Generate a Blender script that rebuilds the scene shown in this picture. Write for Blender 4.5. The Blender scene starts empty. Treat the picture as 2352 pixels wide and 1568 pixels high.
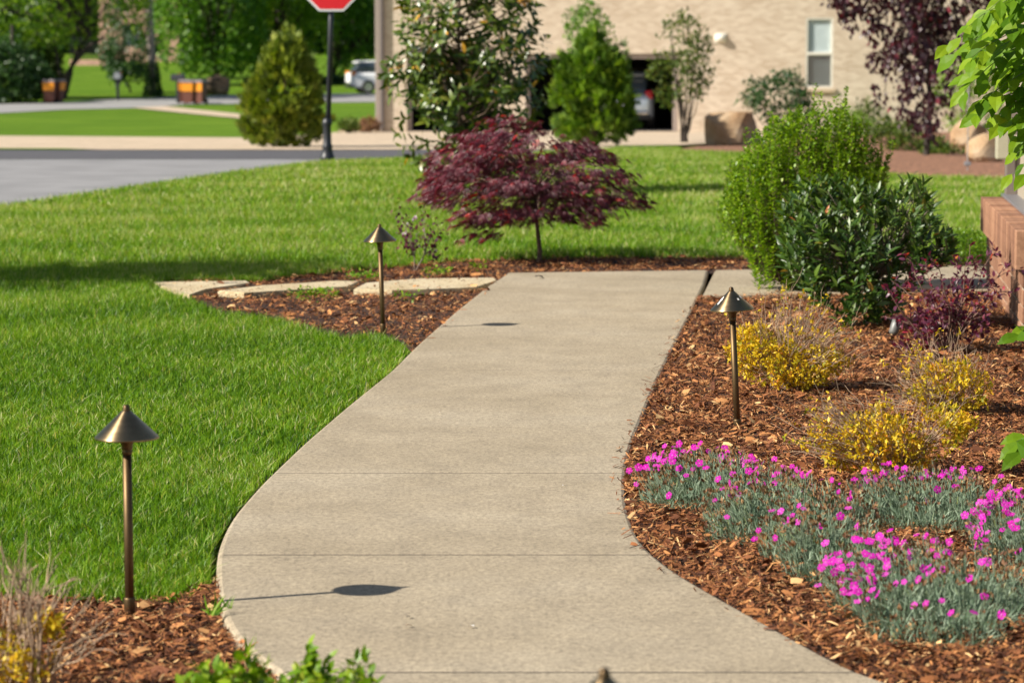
import bpy, bmesh, math, random
import numpy as np
from mathutils import Vector, Matrix, noise

R = math.radians
rng = np.random.default_rng(7)
random.seed(7)
scene = bpy.context.scene
col = scene.collection

# ------------------------------------------------------------------ camera
CAM_H, PITCH = 1.55, R(5.876)
cam_data = bpy.data.cameras.new('camera')
cam_data.lens, cam_data.sensor_width = 105, 36
cam_data.clip_end = 3000
cam_data.dof.use_dof = True
cam_data.dof.focus_distance = 11.2
cam_data.dof.aperture_fstop = 5.6
cam = bpy.data.objects.new('camera', cam_data)
cam.location = (0, 0, CAM_H)
cam.rotation_euler = (math.pi / 2 - PITCH, 0, 0)
col.objects.link(cam)
scene.camera = cam

# ------------------------------------------------------------------ light
SUN_EL, SUN_AZ = R(34.5), math.atan2(-0.92, -0.38)          # direction towards the sun, measured from +Y towards +X
world = bpy.data.worlds.new('World')
scene.world = world
world.use_nodes = True
wn = world.node_tree
bg = wn.nodes['Background']
sky = wn.nodes.new('ShaderNodeTexSky')
sky.sky_type = 'NISHITA'
sky.sun_disc = False
sky.sun_elevation = SUN_EL
sky.sun_rotation = SUN_AZ % (2 * math.pi)
wn.links.new(sky.outputs[0], bg.inputs['Color'])
bg.inputs['Strength'].default_value = 0.055
sun_data = bpy.data.lights.new('sun', 'SUN')
sun_data.energy = 5.0
sun_data.angle = R(0.55)
sun_data.color = (1.0, 0.935, 0.83)
sun = bpy.data.objects.new('sun', sun_data)
sd = Vector((math.sin(SUN_AZ) * math.cos(SUN_EL), math.cos(SUN_AZ) * math.cos(SUN_EL), math.sin(SUN_EL)))
sun.rotation_euler = (-sd).to_track_quat('-Z', 'Y').to_euler()
sun.location = sd * 50
col.objects.link(sun)
scene.view_settings.view_transform = 'Standard'
scene.view_settings.look = 'None'
scene.view_settings.exposure = 0.74
scene.view_settings.gamma = 1
scene.render.engine = 'CYCLES'
scene.cycles.use_denoising = True
scene.cycles.max_bounces = 7
scene.cycles.transmission_bounces = 4
scene.cycles.sample_clamp_indirect = 6

# ------------------------------------------------------------------ geometry of the place
F = 105 / 36 * 2352
CT, ST = math.cos(PITCH), math.sin(PITCH)
TY = [-30, 0, 30, 34, 37, 40, 44, 48, 52, 56, 60, 66, 72, 79, 86, 94, 102, 110, 120, 130, 140, 152, 165, 182, 200, 230, 260, 320, 900]
TZc = np.interp(TY, [-30, 0, 30, 37, 60, 86, 110, 140, 165, 200, 260, 320, 900],
                [0, 0, 0, -0.03, -0.5, -1.24, -1.45, -1.66, -1.35, -0.67, 0.5, 1.2, 3.0])


def terr(y):
    return float(np.interp(y, TY, TZc))


def ray(px, py):
    u, v = (px - 1176) / F, (784 - py) / F
    return u, CT + v * ST, -ST + v * CT


def at(px, py, dz=0.0):
    """Point of the ground (raised by dz) seen at a given place of the photograph."""
    u, f, k = ray(px, py)
    t = 1.0
    lo, hi = 2.0, 600.0
    for _ in range(60):
        m = (lo + hi) / 2
        if CAM_H + m * k > terr(m * f) + dz:
            lo = m
        else:
            hi = m
    return np.array((u * lo, f * lo, CAM_H + k * lo))


def dep(px, py, Y):
    u, f, k = ray(px, py)
    t = Y / f
    return np.array((u * t, Y, CAM_H + k * t))


# ------------------------------------------------------------------ materials
def nt(name):
    m = bpy.data.materials.new(name)
    m.use_nodes = True
    n = m.node_tree
    return m, n, n.nodes['Principled BSDF']


def ramp(n, stops):
    r = n.nodes.new('ShaderNodeValToRGB')
    cr = r.color_ramp
    while len(cr.elements) < len(stops):
        cr.elements.new(0.5)
    for e, (p, c) in zip(cr.elements, stops):
        e.position = p
        e.color = (*c, 1)
    return r


def coord(n, scale=(1, 1, 1), src='Object', order=None):
    tc = n.nodes.new('ShaderNodeTexCoord')
    mp = n.nodes.new('ShaderNodeMapping')
    mp.inputs['Scale'].default_value = scale
    if order:
        s = n.nodes.new('ShaderNodeSeparateXYZ')
        c = n.nodes.new('ShaderNodeCombineXYZ')
        n.links.new(tc.outputs[src], s.inputs[0])
        for i, a in enumerate(order):
            n.links.new(s.outputs['XYZ'.index(a)], c.inputs[i])
        n.links.new(c.outputs[0], mp.inputs[0])
    else:
        n.links.new(tc.outputs[src], mp.inputs[0])
    return mp.outputs[0]


def noise_tex(n, vec, scale, detail=4, rough=0.55):
    t = n.nodes.new('ShaderNodeTexNoise')
    t.inputs['Scale'].default_value = scale
    t.inputs['Detail'].default_value = detail
    t.inputs['Roughness'].default_value = rough
    n.links.new(vec, t.inputs['Vector'])
    return t.outputs['Fac']


def mixc(n, fac, a, b, mode='MIX'):
    m = n.nodes.new('ShaderNodeMix')
    m.data_type = 'RGBA'
    m.blend_type = mode
    for s, v in ((0, fac), (6, a), (7, b)):
        if hasattr(v, 'links') or hasattr(v, 'is_output'):
            n.links.new(v, m.inputs[s])
        elif s == 0:
            m.inputs[s].default_value = v
        else:
            m.inputs[s].default_value = (*v, 1)
    return m.outputs[2]


def bump(n, b, h, strength, dist=0.01):
    k = n.nodes.new('ShaderNodeBump')
    k.inputs['Strength'].default_value = strength
    k.inputs['Distance'].default_value = dist
    n.links.new(h, k.inputs['Height'])
    n.links.new(k.outputs[0], b.inputs['Normal'])


def plain(name, color, rough=0.6, metal=0.0, vary=0.12, scale=30, bumps=0.1, dist=0.004):
    m, n, b = nt(name)
    v = coord(n)
    f = noise_tex(n, v, scale)
    dark = tuple(c * (1 - vary) for c in color)
    lite = tuple(min(1, c * (1 + vary)) for c in color)
    r = ramp(n, [(0.3, dark), (0.7, lite)])
    n.links.new(f, r.inputs[0])
    n.links.new(r.outputs[0], b.inputs['Base Color'])
    b.inputs['Roughness'].default_value = rough
    b.inputs['Metallic'].default_value = metal
    if bumps:
        bump(n, b, f, bumps, dist)
    return m


def leafmat(name, stops, rough=0.45, transl=0.35, src='attr', spec=0.5, tcol=None):
    m, n, b = nt(name)
    if src == 'attr':
        a = n.nodes.new('ShaderNodeAttribute')
        a.attribute_name = 'tint'
        fac = a.outputs['Fac']
    else:
        a = n.nodes.new('ShaderNodeObjectInfo')
        fac = a.outputs['Random']
    r = ramp(n, stops)
    n.links.new(fac, r.inputs[0])
    n.links.new(r.outputs[0], b.inputs['Base Color'])
    b.inputs['Roughness'].default_value = rough
    b.inputs['Specular IOR Level'].default_value = spec
    if transl:
        t = n.nodes.new('ShaderNodeBsdfTranslucent')
        br = n.nodes.new('ShaderNodeMix')
        br.data_type = 'RGBA'
        br.blend_type = 'MULTIPLY'
        br.inputs[0].default_value = 1
        n.links.new(r.outputs[0], br.inputs[6])
        br.inputs[7].default_value = (*(tcol or (1.6, 1.7, 0.8)), 1)
        n.links.new(br.outputs[2], t.inputs['Color'])
        mx = n.nodes.new('ShaderNodeMixShader')
        mx.inputs[0].default_value = transl
        n.links.new(b.outputs[0], mx.inputs[1])
        n.links.new(t.outputs[0], mx.inputs[2])
        n.links.new(mx.outputs[0], n.nodes['Material Output'].inputs['Surface'])
    return m


def concrete_mat(name, c0, c1, c2, stretch=(1, 1, 1)):
    m, n, b = nt(name)
    v = coord(n, stretch)
    big = noise_tex(n, v, 1.3, 5, 0.6)
    r = ramp(n, [(0.3, c0), (0.5, c1), (0.72, c2)])
    n.links.new(big, r.inputs[0])
    mid = noise_tex(n, coord(n, (1, .6, 1)), 5.5, 9, 0.86)
    r2 = ramp(n, [(0.35, (0.80, 0.795, 0.795)), (0.56, (1.08, 1.07, 1.05))])
    n.links.new(mid, r2.inputs[0])
    c = mixc(n, 0.8, r.outputs[0], r2.outputs[0], 'MULTIPLY')
    fine = noise_tex(n, coord(n, (1, .55, 1)), 62, 5, 0.95)
    r3 = ramp(n, [(0.36, (0.46, 0.45, 0.445)), (0.5, (1, 1, 1)), (0.64, (1.42, 1.40, 1.36))])
    n.links.new(fine, r3.inputs[0])
    c = mixc(n, 0.8, c, r3.outputs[0], 'MULTIPLY')
    # sparse dark specks
    vor = n.nodes.new('ShaderNodeTexVoronoi')
    vor.inputs['Scale'].default_value = 34
    n.links.new(coord(n), vor.inputs['Vector'])
    r4 = ramp(n, [(0.04, (0.35, 0.33, 0.3)), (0.075, (1, 1, 1))])
    n.links.new(vor.outputs['Distance'], r4.inputs[0])
    c = mixc(n, 0.6, c, r4.outputs[0], 'MULTIPLY')
    n.links.new(c, b.inputs['Base Color'])
    b.inputs['Roughness'].default_value = 0.9
    b.inputs['Specular IOR Level'].default_value = 0.25
    bump(n, b, fine, 0.35, 0.002)
    return m


M = {}
M['path'] = concrete_mat('path concrete', (0.315, 0.26, 0.18), (0.36, 0.30, 0.213), (0.40, 0.34, 0.25))
M['walk'] = concrete_mat('sidewalk concrete', (0.48, 0.38, 0.27), (0.54, 0.43, 0.31), (0.6, 0.48, 0.35))
M['flag'] = concrete_mat('pale flagstone', (0.46, 0.36, 0.21), (0.54, 0.45, 0.29), (0.58, 0.50, 0.36), (2, 1, 1))
M['joint'] = plain('dirt in the joints', (0.20, 0.165, 0.125), 0.95, 0, 0.3, 20, 0)
M['road_light'] = plain('worn pale asphalt', (0.25, 0.245, 0.245), 0.9, 0, 0.16, 1.4, 0.05)
M['road_dark'] = plain('dark asphalt', (0.085, 0.082, 0.088), 0.85, 0, 0.12, 3, 0.05)
M['road_far'] = plain('far grey road', (0.30, 0.29, 0.28), 0.9, 0, 0.06, 1, 0)


def ground_mat():
    m, n, b = nt('turf ground')
    v = coord(n, (0.35, 1, 1))
    f = noise_tex(n, v, 0.9, 6, 0.65)
    r = ramp(n, [(0.34, (0.065, 0.145, 0.008)), (0.5, (0.11, 0.21, 0.012)), (0.66, (0.18, 0.28, 0.025))])
    n.links.new(f, r.inputs[0])
    f2 = noise_tex(n, coord(n, (6, 14, 1)), 2.5, 4, 0.7)
    r2 = ramp(n, [(0.3, (0.6, 0.62, 0.55)), (0.7, (1.25, 1.2, 1.2))])
    n.links.new(f2, r2.inputs[0])
    c = mixc(n, 0.8, r.outputs[0], r2.outputs[0], 'MULTIPLY')
    n.links.new(c, b.inputs['Base Color'])
    b.inputs['Roughness'].default_value = 0.9
    b.inputs['Specular IOR Level'].default_value = 0.1
    bump(n, b, f2, 0.5, 0.05)
    return m


M['ground'] = ground_mat()
M['soil'] = plain('lawn soil', (0.035, 0.05, 0.012), 0.95, 0, 0.3, 12, 0.3, 0.01)
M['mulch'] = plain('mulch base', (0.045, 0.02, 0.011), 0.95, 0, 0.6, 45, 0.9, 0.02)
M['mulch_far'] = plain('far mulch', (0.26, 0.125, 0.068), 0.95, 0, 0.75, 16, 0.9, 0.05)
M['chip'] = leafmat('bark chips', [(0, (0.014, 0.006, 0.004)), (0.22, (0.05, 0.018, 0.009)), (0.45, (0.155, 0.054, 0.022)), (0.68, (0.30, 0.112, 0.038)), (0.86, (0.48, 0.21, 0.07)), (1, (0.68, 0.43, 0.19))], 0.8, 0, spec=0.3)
M['grass'] = leafmat('grass blades', [(0, (0.026, 0.072, 0.002)), (0.3, (0.078, 0.195, 0.004)), (0.55, (0.15, 0.30, 0.008)), (0.8, (0.25, 0.38, 0.028)), (0.93, (0.33, 0.38, 0.075)), (1, (0.55, 0.52, 0.26))], 0.45, 0.36, spec=0.3, tcol=(1.6, 1.5, 0.4))


def brass_mat():
    m, n, b = nt('aged brass')
    f = noise_tex(n, coord(n, (1, 1, 3)), 22, 5, 0.6)
    r = ramp(n, [(0.25, (0.30, 0.21, 0.11)), (0.55, (0.37, 0.265, 0.145)), (0.8, (0.42, 0.31, 0.18))])
    n.links.new(f, r.inputs[0])
    n.links.new(r.outputs[0], b.inputs['Base Color'])
    b.inputs['Metallic'].default_value = 1
    rr = ramp(n, [(0.3, (0.33,) * 3), (0.7, (0.39,) * 3)])
    n.links.new(f, rr.inputs[0])
    n.links.new(rr.outputs[0], b.inputs['Roughness'])
    bump(n, b, f, 0.03, 0.001)
    return m


M['brass'] = brass_mat()


def brushed():
    m = M['brass'].copy()
    m.name = 'spun brass'
    n = m.node_tree
    b = n.nodes['Principled BSDF']
    t = n.nodes.new('ShaderNodeTangent')
    t.direction_type = 'RADIAL'
    t.axis = 'Z'
    n.links.new(t.outputs[0], b.inputs['Tangent'])
    b.inputs['Anisotropic'].default_value = 0.75
    b.inputs['Anisotropic Rotation'].default_value = 0.25
    return m


M['brass_spun'] = brushed()
M['brass_stem'] = plain('satin bronze stem', (0.13, 0.085, 0.042), 0.5, 0.9, 0.12, 25, 0.02)
M['brass_dark'] = plain('dark bronze', (0.13, 0.085, 0.045), 0.45, 0.9, 0.2, 60, 0.05)
M['white'] = plain('white dropping', (0.8, 0.78, 0.74), 0.7)
M['bark'] = plain('brown bark', (0.13, 0.085, 0.06), 0.9, 0, 0.4, 40, 0.6, 0.006)
M['bark_grey'] = plain('grey bark', (0.24, 0.19, 0.15), 0.9, 0, 0.35, 40, 0.5, 0.005)
M['bark_dark'] = plain('dark bark', (0.045, 0.035, 0.028), 0.95, 0, 0.4, 6, 0.6, 0.03)
M['twig'] = plain('dry tan twigs', (0.36, 0.25, 0.165), 0.85, 0, 0.35, 25, 0)
M['twig_red'] = plain('reddish twigs', (0.17, 0.095, 0.07), 0.85, 0, 0.35, 25, 0)
M['green_stem'] = plain('green stem', (0.10, 0.13, 0.04), 0.6, 0, 0.25, 30, 0)
M['maple'] = leafmat('burgundy maple leaf', [(0, (0.055, 0.014, 0.024)), (0.5, (0.15, 0.035, 0.055)), (0.8, (0.22, 0.045, 0.065)), (0.95, (0.36, 0.025, 0.035)), (1, (0.46, 0.03, 0.02))], 0.45, 0.22, spec=0.7, tcol=(2.0, 0.5, 0.7))
M['holly'] = leafmat('light holly leaf', [(0, (0.055, 0.13, 0.004)), (0.45, (0.13, 0.245, 0.006)), (0.8, (0.245, 0.375, 0.012)), (1, (0.42, 0.48, 0.05))], 0.4, 0.32, tcol=(1.5, 1.5, 0.5))
LAUREL = [(0, (0.02, 0.052, 0.008)), (0.45, (0.042, 0.092, 0.011)), (0.75, (0.095, 0.16, 0.015)), (0.94, (0.11, 0.16, 0.03)), (0.97, (0.30, 0.18, 0.03)), (1, (0.5, 0.14, 0.03))]
M['laurel'] = leafmat('laurel leaf', LAUREL, 0.4, 0.18, spec=0.5)
M['laurel_one'] = leafmat('laurel leaf single', LAUREL, 0.4, 0.18, 'obj', spec=0.5)
M['purple'] = leafmat('purple shrub leaf', [(0, (0.05, 0.014, 0.034)), (0.55, (0.115, 0.03, 0.062)), (0.85, (0.19, 0.04, 0.065)), (0.95, (0.36, 0.03, 0.05)), (1, (0.45, 0.14, 0.04))], 0.4, 0.3, tcol=(2.0, 0.6, 0.9))
M['spirea'] = leafmat('yellow spirea leaf', [(0, (0.24, 0.25, 0.010)), (0.2, (0.52, 0.40, 0.012)), (0.65, (0.72, 0.50, 0.015)), (0.9, (0.74, 0.42, 0.02)), (1, (0.6, 0.22, 0.03))], 0.5, 0.3, tcol=(1.1, 1.0, 0.6))
MAG = [(0, (0.022, 0.046, 0.005)), (0.45, (0.06, 0.10, 0.008)), (0.78, (0.13, 0.175, 0.014)), (0.91, (0.19, 0.13, 0.03)), (0.96, (0.30, 0.13, 0.02)), (1, (0.6, 0.3, 0.02))]
M['magnolia'] = leafmat('magnolia leaf', MAG, 0.34, 0.15, spec=0.6)
M['magnolia_one'] = leafmat('magnolia leaf single', MAG, 0.34, 0.15, 'obj', spec=0.6)
PLUM = [(0, (0.018, 0.008, 0.012)), (0.6, (0.048, 0.014, 0.022)), (0.9, (0.085, 0.02, 0.03)), (1, (0.2, 0.02, 0.035))]
M['plum'] = leafmat('plum leaf', PLUM, 0.38, 0.2, tcol=(2.2, 0.6, 0.7))
M['plum_one'] = leafmat('plum leaf single', PLUM, 0.38, 0.2, 'obj', tcol=(2.2, 0.6, 0.7))
BRIGHT = [(0, (0.075, 0.17, 0.006)), (0.5, (0.145, 0.27, 0.008)), (1, (0.25, 0.37, 0.015))]
M['bright_one'] = leafmat('bright green leaf', BRIGHT, 0.5, 0.45, 'obj', spec=0.25, tcol=(1.5, 1.4, 0.35))
M['bright'] = leafmat('bright green small leaf', BRIGHT, 0.42, 0.4, tcol=(1.5, 1.5, 0.5))
M['conifer'] = leafmat('arborvitae spray', [(0, (0.045, 0.085, 0.006)), (0.5, (0.125, 0.175, 0.008)), (0.85, (0.22, 0.26, 0.012)), (1, (0.32, 0.33, 0.03))], 0.6, 0.25)
M['conifer_green'] = leafmat('green arborvitae spray', [(0, (0.03, 0.085, 0.006)), (0.5, (0.095, 0.19, 0.008)), (0.85, (0.18, 0.29, 0.012)), (1, (0.26, 0.35, 0.03))], 0.6, 0.25)
M['tree_green'] = leafmat('mid green tree leaf', [(0, (0.035, 0.10, 0.006)), (0.5, (0.09, 0.20, 0.010)), (0.9, (0.17, 0.31, 0.016)), (1, (0.27, 0.38, 0.03))], 0.5, 0.38)
M['tree_lime'] = leafmat('lime tree leaf', [(0, (0.065, 0.145, 0.006)), (0.5, (0.155, 0.265, 0.008)), (0.9, (0.26, 0.37, 0.014)), (1, (0.34, 0.42, 0.03))], 0.5, 0.4)
M['tree_dark'] = leafmat('dark tree leaf', [(0, (0.014, 0.045, 0.010)), (0.6, (0.032, 0.085, 0.014)), (1, (0.065, 0.13, 0.02))], 0.5, 0.25)
M['olive_leaf'] = leafmat('olive shrub leaf', [(0, (0.03, 0.065, 0.006)), (0.6, (0.075, 0.12, 0.012)), (1, (0.17, 0.17, 0.03))], 0.55, 0.25, spec=0.3)
M['dianthus'] = leafmat('grey green dianthus leaf', [(0, (0.055, 0.105, 0.05)), (0.5, (0.17, 0.245, 0.155)), (0.85, (0.33, 0.41, 0.29)), (1, (0.20, 0.25, 0.07))], 0.6, 0.2, tcol=(1.2, 1.3, 1.0))
M['spent'] = leafmat('spent flower head', [(0, (0.12, 0.05, 0.03)), (0.6, (0.24, 0.12, 0.055)), (1, (0.34, 0.2, 0.08))], 0.8, 0.15)
M['pink'] = leafmat('magenta petal', [(0, (0.50, 0.004, 0.32)), (0.6, (0.60, 0.006, 0.42)), (1, (0.66, 0.06, 0.48))], 0.6, 0.25, 'obj', spec=0.2, tcol=(1.1, 0.5, 1.0))
M['pink_eye'] = plain('pale petal eye', (0.62, 0.10, 0.46), 0.7)
M['boulder'] = concrete_mat('sandstone boulder', (0.30, 0.17, 0.08), (0.40, 0.28, 0.17), (0.44, 0.38, 0.30))
M['boulder_grey'] = concrete_mat('grey brown boulder', (0.16, 0.11, 0.09), (0.26, 0.19, 0.15), (0.42, 0.32, 0.23))
M['boulder_dark'] = concrete_mat('dark boulder', (0.06, 0.045, 0.035), (0.16, 0.11, 0.07), (0.34, 0.24, 0.16))
M['post_black'] = plain('black painted post', (0.018, 0.02, 0.024), 0.4, 0, 0.2, 30, 0.02)
M['sign_red'] = plain('sign red', (0.62, 0.012, 0.02), 0.45, 0, 0.05, 5, 0)
M['sign_white'] = plain('sign white', (0.75, 0.75, 0.75), 0.5, 0, 0.04, 5, 0)
M['metal_grey'] = plain('galvanised metal', (0.42, 0.43, 0.45), 0.45, 0.7, 0.08, 15, 0.02)
M['spot_grey'] = plain('weathered grey casing', (0.17, 0.17, 0.16), 0.5, 0.3, 0.1, 40, 0.02)
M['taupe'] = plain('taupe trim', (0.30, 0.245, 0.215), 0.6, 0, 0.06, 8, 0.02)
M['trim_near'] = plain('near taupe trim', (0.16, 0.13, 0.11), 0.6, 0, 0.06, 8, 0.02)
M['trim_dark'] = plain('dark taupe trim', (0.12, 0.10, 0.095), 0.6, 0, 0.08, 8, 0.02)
M['siding'] = plain('cream siding', (0.33, 0.28, 0.21), 0.65, 0, 0.05, 20, 0.03)
M['flashing'] = plain('grey flashing', (0.22, 0.22, 0.24), 0.4, 0.4, 0.08, 9, 0.02)
M['box_beige'] = plain('beige plastic box', (0.34, 0.32, 0.23), 0.5, 0, 0.06, 20, 0.02)
M['frame_white'] = plain('white window frame', (0.72, 0.69, 0.6), 0.5, 0, 0.04, 10, 0)
M['blind'] = plain('pale blind slats', (0.72, 0.78, 0.78), 0.5, 0, 0.04, 10, 0)
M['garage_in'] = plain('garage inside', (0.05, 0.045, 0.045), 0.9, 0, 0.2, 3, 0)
M['rubber'] = plain('black rubber', (0.015, 0.015, 0.016), 0.8, 0, 0.2, 20, 0.05)
M['silver'] = plain('silver car paint', (0.45, 0.50, 0.55), 0.22, 0.35, 0.03, 4, 0)
M['car_white'] = plain('white car paint', (0.82, 0.82, 0.82), 0.25, 0, 0.02, 4, 0)
M['lamp_red'] = plain('red lamp lens', (0.45, 0.005, 0.012), 0.2, 0, 0.1, 20, 0)
M['lamp_orange'] = plain('orange lamp lens', (0.7, 0.2, 0.02), 0.2, 0, 0.1, 20, 0)
M['chrome'] = plain('chrome', (0.6, 0.6, 0.6), 0.2, 1, 0.03, 20, 0)
M['bin_brown'] = plain('brown bin plastic', (0.14, 0.045, 0.028), 0.6, 0, 0.12, 10, 0.02)
M['bin_lid'] = plain('dusty bin lid', (0.22, 0.18, 0.18), 0.55, 0, 0.12, 10, 0.02)
M['bin_orange'] = plain('orange bin panel', (0.85, 0.30, 0.012), 0.5, 0, 0.05, 10, 0)
M['wood_pole'] = plain('weathered pole wood', (0.30, 0.25, 0.23), 0.9, 0, 0.25, 12, 0.4, 0.01)
M['pink_wall'] = plain('pink brick wall', (0.55, 0.32, 0.25), 0.85, 0, 0.12, 3, 0.05)
M['roof'] = plain('grey shingle', (0.10, 0.09, 0.085), 0.9, 0, 0.2, 6, 0.2, 0.02)


def glass_mat():
    m, n, b = nt('window glass')
    b.inputs['Base Color'].default_value = (0.06, 0.08, 0.1, 1)
    b.inputs['Roughness'].default_value = 0.06
    b.inputs['Specular IOR Level'].default_value = 0.8
    f = noise_tex(n, coord(n), 2)
    bump(n, b, f, 0.02, 0.01)
    return m


M['glass'] = glass_mat()


def pane_mat():
    m, n, b = nt('clear window pane')
    f = noise_tex(n, coord(n), 2)
    b.inputs['Roughness'].default_value = 0.03
    b.inputs['Base Color'].default_value = (0.9, 0.95, 0.95, 1)
    tr = n.nodes.new('ShaderNodeBsdfTransparent')
    tr.inputs['Color'].default_value = (0.95, 0.98, 0.98, 1)
    gl = n.nodes.new('ShaderNodeBsdfGlossy')
    gl.inputs['Roughness'].default_value = 0.05
    fr = n.nodes.new('ShaderNodeFresnel')
    mx = n.nodes.new('ShaderNodeMixShader')
    n.links.new(fr.outputs[0], mx.inputs[0])
    n.links.new(tr.outputs[0], mx.inputs[1])
    n.links.new(gl.outputs[0], mx.inputs[2])
    n.links.new(mx.outputs[0], n.nodes['Material Output'].inputs['Surface'])
    return m


M['pane'] = pane_mat()


def brick_mat(name, cols, order, bw=0.2, rh=0.07, mortar=(0.6, 0.54, 0.44), vary=1.0):
    m, n, b = nt(name)
    v = coord(n, (1, 1, 1), 'Object', order)
    t = n.nodes.new('ShaderNodeTexBrick')
    t.inputs['Scale'].default_value = 1
    t.inputs['Brick Width'].default_value = bw
    t.inputs['Row Height'].default_value = rh
    t.inputs['Mortar Size'].default_value = 0.006
    t.inputs['Color1'].default_value = (*cols[0], 1)
    t.inputs['Color2'].default_value = (*cols[1], 1)
    t.inputs['Mortar'].default_value = (*mortar, 1)
    n.links.new(v, t.inputs['Vector'])
    f = noise_tex(n, coord(n, (1.0, 2.0, 1), 'Object', order), 0.7, 4, 0.6)
    r = ramp(n, [(0.34, (0.80, 0.75, 0.70)), (0.5, (1, 1, 1)), (0.66, (1.08, 1.07, 1.06))])
    n.links.new(f, r.inputs[0])
    c = mixc(n, vary, t.outputs['Color'], r.outputs[0], 'MULTIPLY')
    n.links.new(c, b.inputs['Base Color'])
    b.inputs['Roughness'].default_value = 0.9
    bump(n, b, t.outputs['Fac'], -0.2, 0.003)
    return m


M['cream_brick'] = brick_mat('cream brick', [(0.50, 0.39, 0.285), (0.66, 0.555, 0.435)], 'XZY', 0.2, 0.07, mortar=(0.60, 0.52, 0.42), vary=0.4)


def brick_single():
    m, n, b = nt('orange brown brick')
    oi = n.nodes.new('ShaderNodeObjectInfo')
    r = ramp(n, [(0, (0.20, 0.095, 0.055)), (0.5, (0.28, 0.14, 0.08)), (1, (0.36, 0.19, 0.11))])
    n.links.new(oi.outputs['Random'], r.inputs[0])
    f = noise_tex(n, coord(n), 45, 6, 0.7)
    r2 = ramp(n, [(0.3, (0.6, 0.55, 0.5)), (0.6, (1.1, 1.1, 1.1))])
    n.links.new(f, r2.inputs[0])
    c = mixc(n, 0.9, r.outputs[0], r2.outputs[0], 'MULTIPLY')
    n.links.new(c, b.inputs['Base Color'])
    b.inputs['Roughness'].default_value = 0.9
    bump(n, b, f, 0.5, 0.004)
    return m


M['brick'] = brick_single()
M['mortar'] = plain('mortar', (0.42, 0.33, 0.24), 0.95, 0, 0.15, 40, 0.3, 0.004)

# ------------------------------------------------------------------ object helpers
WL = {}


def tag(o, label=None, cat=None, group=None, kind=None):
    for k, v in (('label', label), ('category', cat), ('group', group), ('kind', kind)):
        if v:
            o[k] = v
    return o


def thing(name, label, cat, loc=(0, 0, 0), group=None, rotz=0):
    o = bpy.data.objects.new(name, None)
    o.empty_display_size = 0.1
    o.location = tuple(float(c) for c in loc)
    o.rotation_euler = (0, 0, rotz)
    col.objects.link(o)
    WL[o.name] = np.array(loc, float)
    return tag(o, label, cat, group)


def link_mesh(name, me, mat, parent=None):
    if mat is not None and not me.materials:
        me.materials.append(mat)
    o = bpy.data.objects.new(name, me)
    col.objects.link(o)
    if parent is not None:
        o.parent = parent
        WL[o.name] = WL[parent.name]
    else:
        WL[o.name] = np.zeros(3)
    return o


def np_mesh(name, V, T, mat, parent=None, tint=None, smooth=False, origin=None):
    """One mesh object out of vertex and triangle arrays given in world space (or already local when the parent stands at 0)."""
    V = np.asarray(V, np.float32)
    T = np.asarray(T, np.int32)
    off = WL[parent.name] if parent is not None else (np.array(origin) if origin is not None else np.zeros(3))
    me = bpy.data.meshes.new(name)
    me.vertices.add(len(V))
    me.vertices.foreach_set('co', (V - off).astype(np.float32).ravel())
    me.loops.add(T.size)
    me.loops.foreach_set('vertex_index', T.ravel())
    me.polygons.add(len(T))
    me.polygons.foreach_set('loop_start', np.arange(0, T.size, T.shape[1], dtype=np.int32))
    if smooth:
        me.polygons.foreach_set('use_smooth', np.ones(len(T), bool))
    if tint is not None:
        a = me.attributes.new('tint', 'FLOAT', 'POINT')
        a.data.foreach_set('value', np.asarray(tint, np.float32))
    me.update(calc_edges=True)
    o = link_mesh(name, me, mat, parent)
    if parent is None and origin is not None:
        o.location = tuple(float(c) for c in origin)
        WL[o.name] = np.array(origin, float)
    return o


def bm_obj(name, bm, mat, parent=None, smooth=False, local=False):
    me = bpy.data.meshes.new(name)
    bmesh.ops.recalc_face_normals(bm, faces=bm.faces)
    if smooth:
        for f in bm.faces:
            f.smooth = True
    bm.to_mesh(me)
    bm.free()
    if parent is not None and not local:
        me.transform(Matrix.Translation(Vector(-WL[parent.name])))
    return link_mesh(name, me, mat, parent)


def box(bm, c, s, rot=None, bevel=0.0):
    r = bmesh.ops.create_cube(bm, size=1)
    vs = r['verts']
    mtx = Matrix.Translation(Vector(c)) @ (rot.to_4x4() if rot else Matrix()) @ Matrix.Diagonal((*s, 1))
    bmesh.ops.transform(bm, matrix=mtx, verts=vs)
    if bevel:
        es = list({e for v in vs for e in v.link_edges})
        bmesh.ops.bevel(bm, geom=es, offset=bevel, segments=2, affect='EDGES', profile=0.5)
    return vs


def lathe(bm, prof, seg=32, c=(0, 0, 0), cap=True):
    rings = []
    for r, z in prof:
        rings.append([bm.verts.new((c[0] + r * math.cos(2 * math.pi * i / seg), c[1] + r * math.sin(2 * math.pi * i / seg), c[2] + z)) for i in range(seg)])
    for a, b in zip(rings, rings[1:]):
        for i in range(seg):
            j = (i + 1) % seg
            bm.faces.new((a[i], a[j], b[j], b[i]))
    if cap:
        bm.faces.new(rings[0][::-1])
        bm.faces.new(rings[-1])
    return rings


def loft(bm, rings):
    vr = [[bm.verts.new(p) for p in r] for r in rings]
    n = len(vr[0])
    for a, b in zip(vr, vr[1:]):
        for i in range(n):
            j = (i + 1) % n
            bm.faces.new((a[i], a[j], b[j], b[i]))
    bm.faces.new(vr[0][::-1])
    bm.faces.new(vr[-1])


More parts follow.
